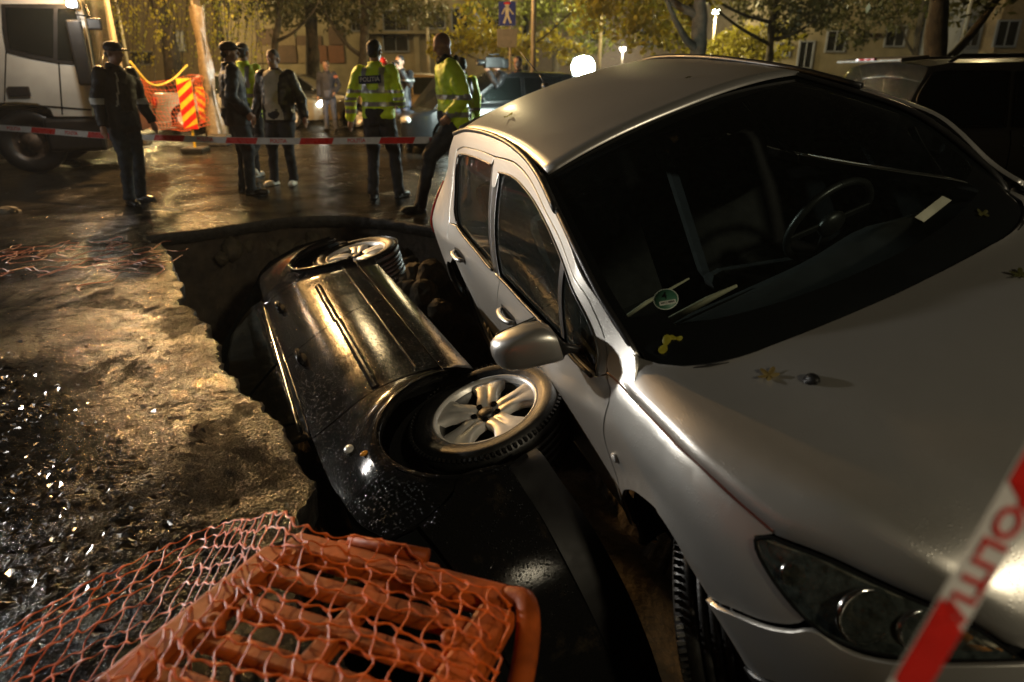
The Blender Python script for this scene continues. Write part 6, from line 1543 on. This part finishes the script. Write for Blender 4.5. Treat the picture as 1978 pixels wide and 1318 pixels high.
# =================================================================== leaves and litter
M['leaf_br'] = leafmat('leaf_brown', (.14, .10, .03), (.26, .19, .06))
def leaf(name, label, c, size, rz_, mat, tilt=(0,0), lobes=5, group=None, nrm=None):
    n = 40; pts = []
    for k in range(n):
        a = 2*math.pi*k/n; r = size*(.40+.60*abs(math.cos(a*lobes/2))**1.6)*(1 if lobes > 2 else (.35+.65*abs(math.cos(a))**1.4)); pts.append((r*math.cos(a), r*math.sin(a)))
    vs = [Vector((0, 0, .002))]+[Vector((x, y, .0015*math.sin(i*.8)+size*.22*(x*x+y*y)/size**2)) for i, (x, y) in enumerate(pts)]
    fs = [(0, i+1, (i+1) % n+1) for i in range(n)]
    o = mesh_obj(name, vs, fs, mat, None)
    q_ = Vector(nrm).to_track_quat('Z', 'Y').to_matrix().to_4x4() if nrm is not None else Matrix.Identity(4)
    o.matrix_world = Matrix.Translation(c)@q_@Matrix.Rotation(rz_, 4, 'Z')@Matrix.Rotation(tilt[0], 4, 'X')
    tag(o, label, 'leaf', group); return o
bpy.context.view_layer.update()
def on_car(u, v):
    "where the sight line meets the silver car"
    dg = bpy.context.evaluated_depsgraph_get(); o = Vector((0, 0, CAM_H)); d = (dp(u, v, 1)-o).normalized()
    r = sc.ray_cast(dg, o+d*1.0, d); return r[1], r[2]
for (u, v, sz, rz_, lb, lab, mt) in ((1485, 727, .030, .4, 5, 'yellow brown lobed leaf lying on the bonnet below the windscreen', 'leaf_y'), (1970, 533, .028, 1.9, 5, 'small brown leaf on the bonnet at the right picture edge', 'leaf_d'),
                         (1285, 668, .032, 1.5, 2, 'narrow pale leaf upright against the foot of the windscreen', 'leaf_y'), (1306, 655, .020, .1, 2, 'yellow leaf flat at the lower windscreen corner', 'leaf_y'), (1897, 415, .02, .6, 4, 'small leaf caught by the far end of the windscreen', 'leaf_d'),
                         (1330, 152, .016, .2, 3, 'tiny dark leaf on the roof', 'leaf_d'), (985, 300-75, .03, .2, 3, 'pale leaf fragment on the wet roof near the rail', 'leaf_y')):
    p, n = on_car(u, v)
    if n.dot(Vector((0, -1, .5))) < 0: n = -n
    leaf('fallen_leaf', lab, p+n*.004, sz, rz_, M['leaf_br'] if mt == 'leaf_y' and lb == 5 else M[mt], (0, 0), lb, 'leaves on the silver car', n)
V = []; F = []; el_ = [tuple(e) for e in edge[::4]]
mp = [tuple(gp(u, v)[:2]) for u, v in [(-330,700),(0,690),(90,730),(170,800),(245,835),(320,868),(352,915),(318,955),(352,1005),(330,1085),(240,1180),(0,1330),(-330,1330)]]
mc = resamp(mp+[mp[0]], n=90)
def litter(p, s_, flat=.3):
    a = rng.uniform(0, 6.28); u_ = Vector((math.cos(a), math.sin(a), rng.normal()*flat*.5)); w_ = Vector((-math.sin(a), math.cos(a), rng.normal()*flat)); j = len(V); c = Vector((p[0], p[1], .004+s_*.35))
    V.extend([c-u_*s_, c+w_*s_*.5+Vector((0,0,s_*.2)), c+u_*s_, c-w_*s_*.5+Vector((0,0,s_*.2))]); F.append((j, j+1, j+2)); F.append((j, j+2, j+3))
n_ = 0
while n_ < 12000:  # leaf debris laid dense to cover the gold reflection and add white glints
    x, y = rng.uniform(-4.2, -.3), rng.uniform(.8, 3.6)
    ins = inside(mp, (x, y)); dm = np.min(np.hypot(mc[:, 0]-x, mc[:, 1]-y)); n_ += 1
    cl_ = .5+.9*noise.noise(Vector((x*2.6, y*2.6, 4)))+.5*noise.noise(Vector((x*8, y*8, 1)))
    pr_ = (min(1, .35+dm*2.2) if ins else .35*math.exp(-dm/.16))*max(0, min(1.3, cl_+.25))
    if rng.uniform() > pr_ or inside(el_, (x, y)): continue
    litter((x, y), rng.uniform(.009, .026))
for k in range(420):
    x, y = rng.uniform(-6, .5), rng.uniform(2.2, 9)
    if not inside(el_, (x, y)): litter((x, y), rng.uniform(.006, .016))
M['wetleaf'] = simple('wet_dark_leaf', (.018, .013, .007), .22, var=.8, scale=30, spec=.28)
o = mesh_obj('leaf_litter', V, F, M['wetleaf'], None, smooth=False); tag(o, 'dark wet leaves on the near left asphalt, laid thick to dim its glare and add glints', 'litter', kind='stuff')
for k, (u, v, r_) in enumerate(((15, 408, .10),)):
    c = gp(u, v, .012); o = rock('rubble_chip', c, r_, k+30, M['slab'] if v > 500 else M['stone'], None, (1.3, .8, .5))
    tag(o, 'pale plastic or stone lump on the road at the far left edge' if v < 500 else 'dark chip of broken asphalt lying near the hole edge', 'rubble', None)
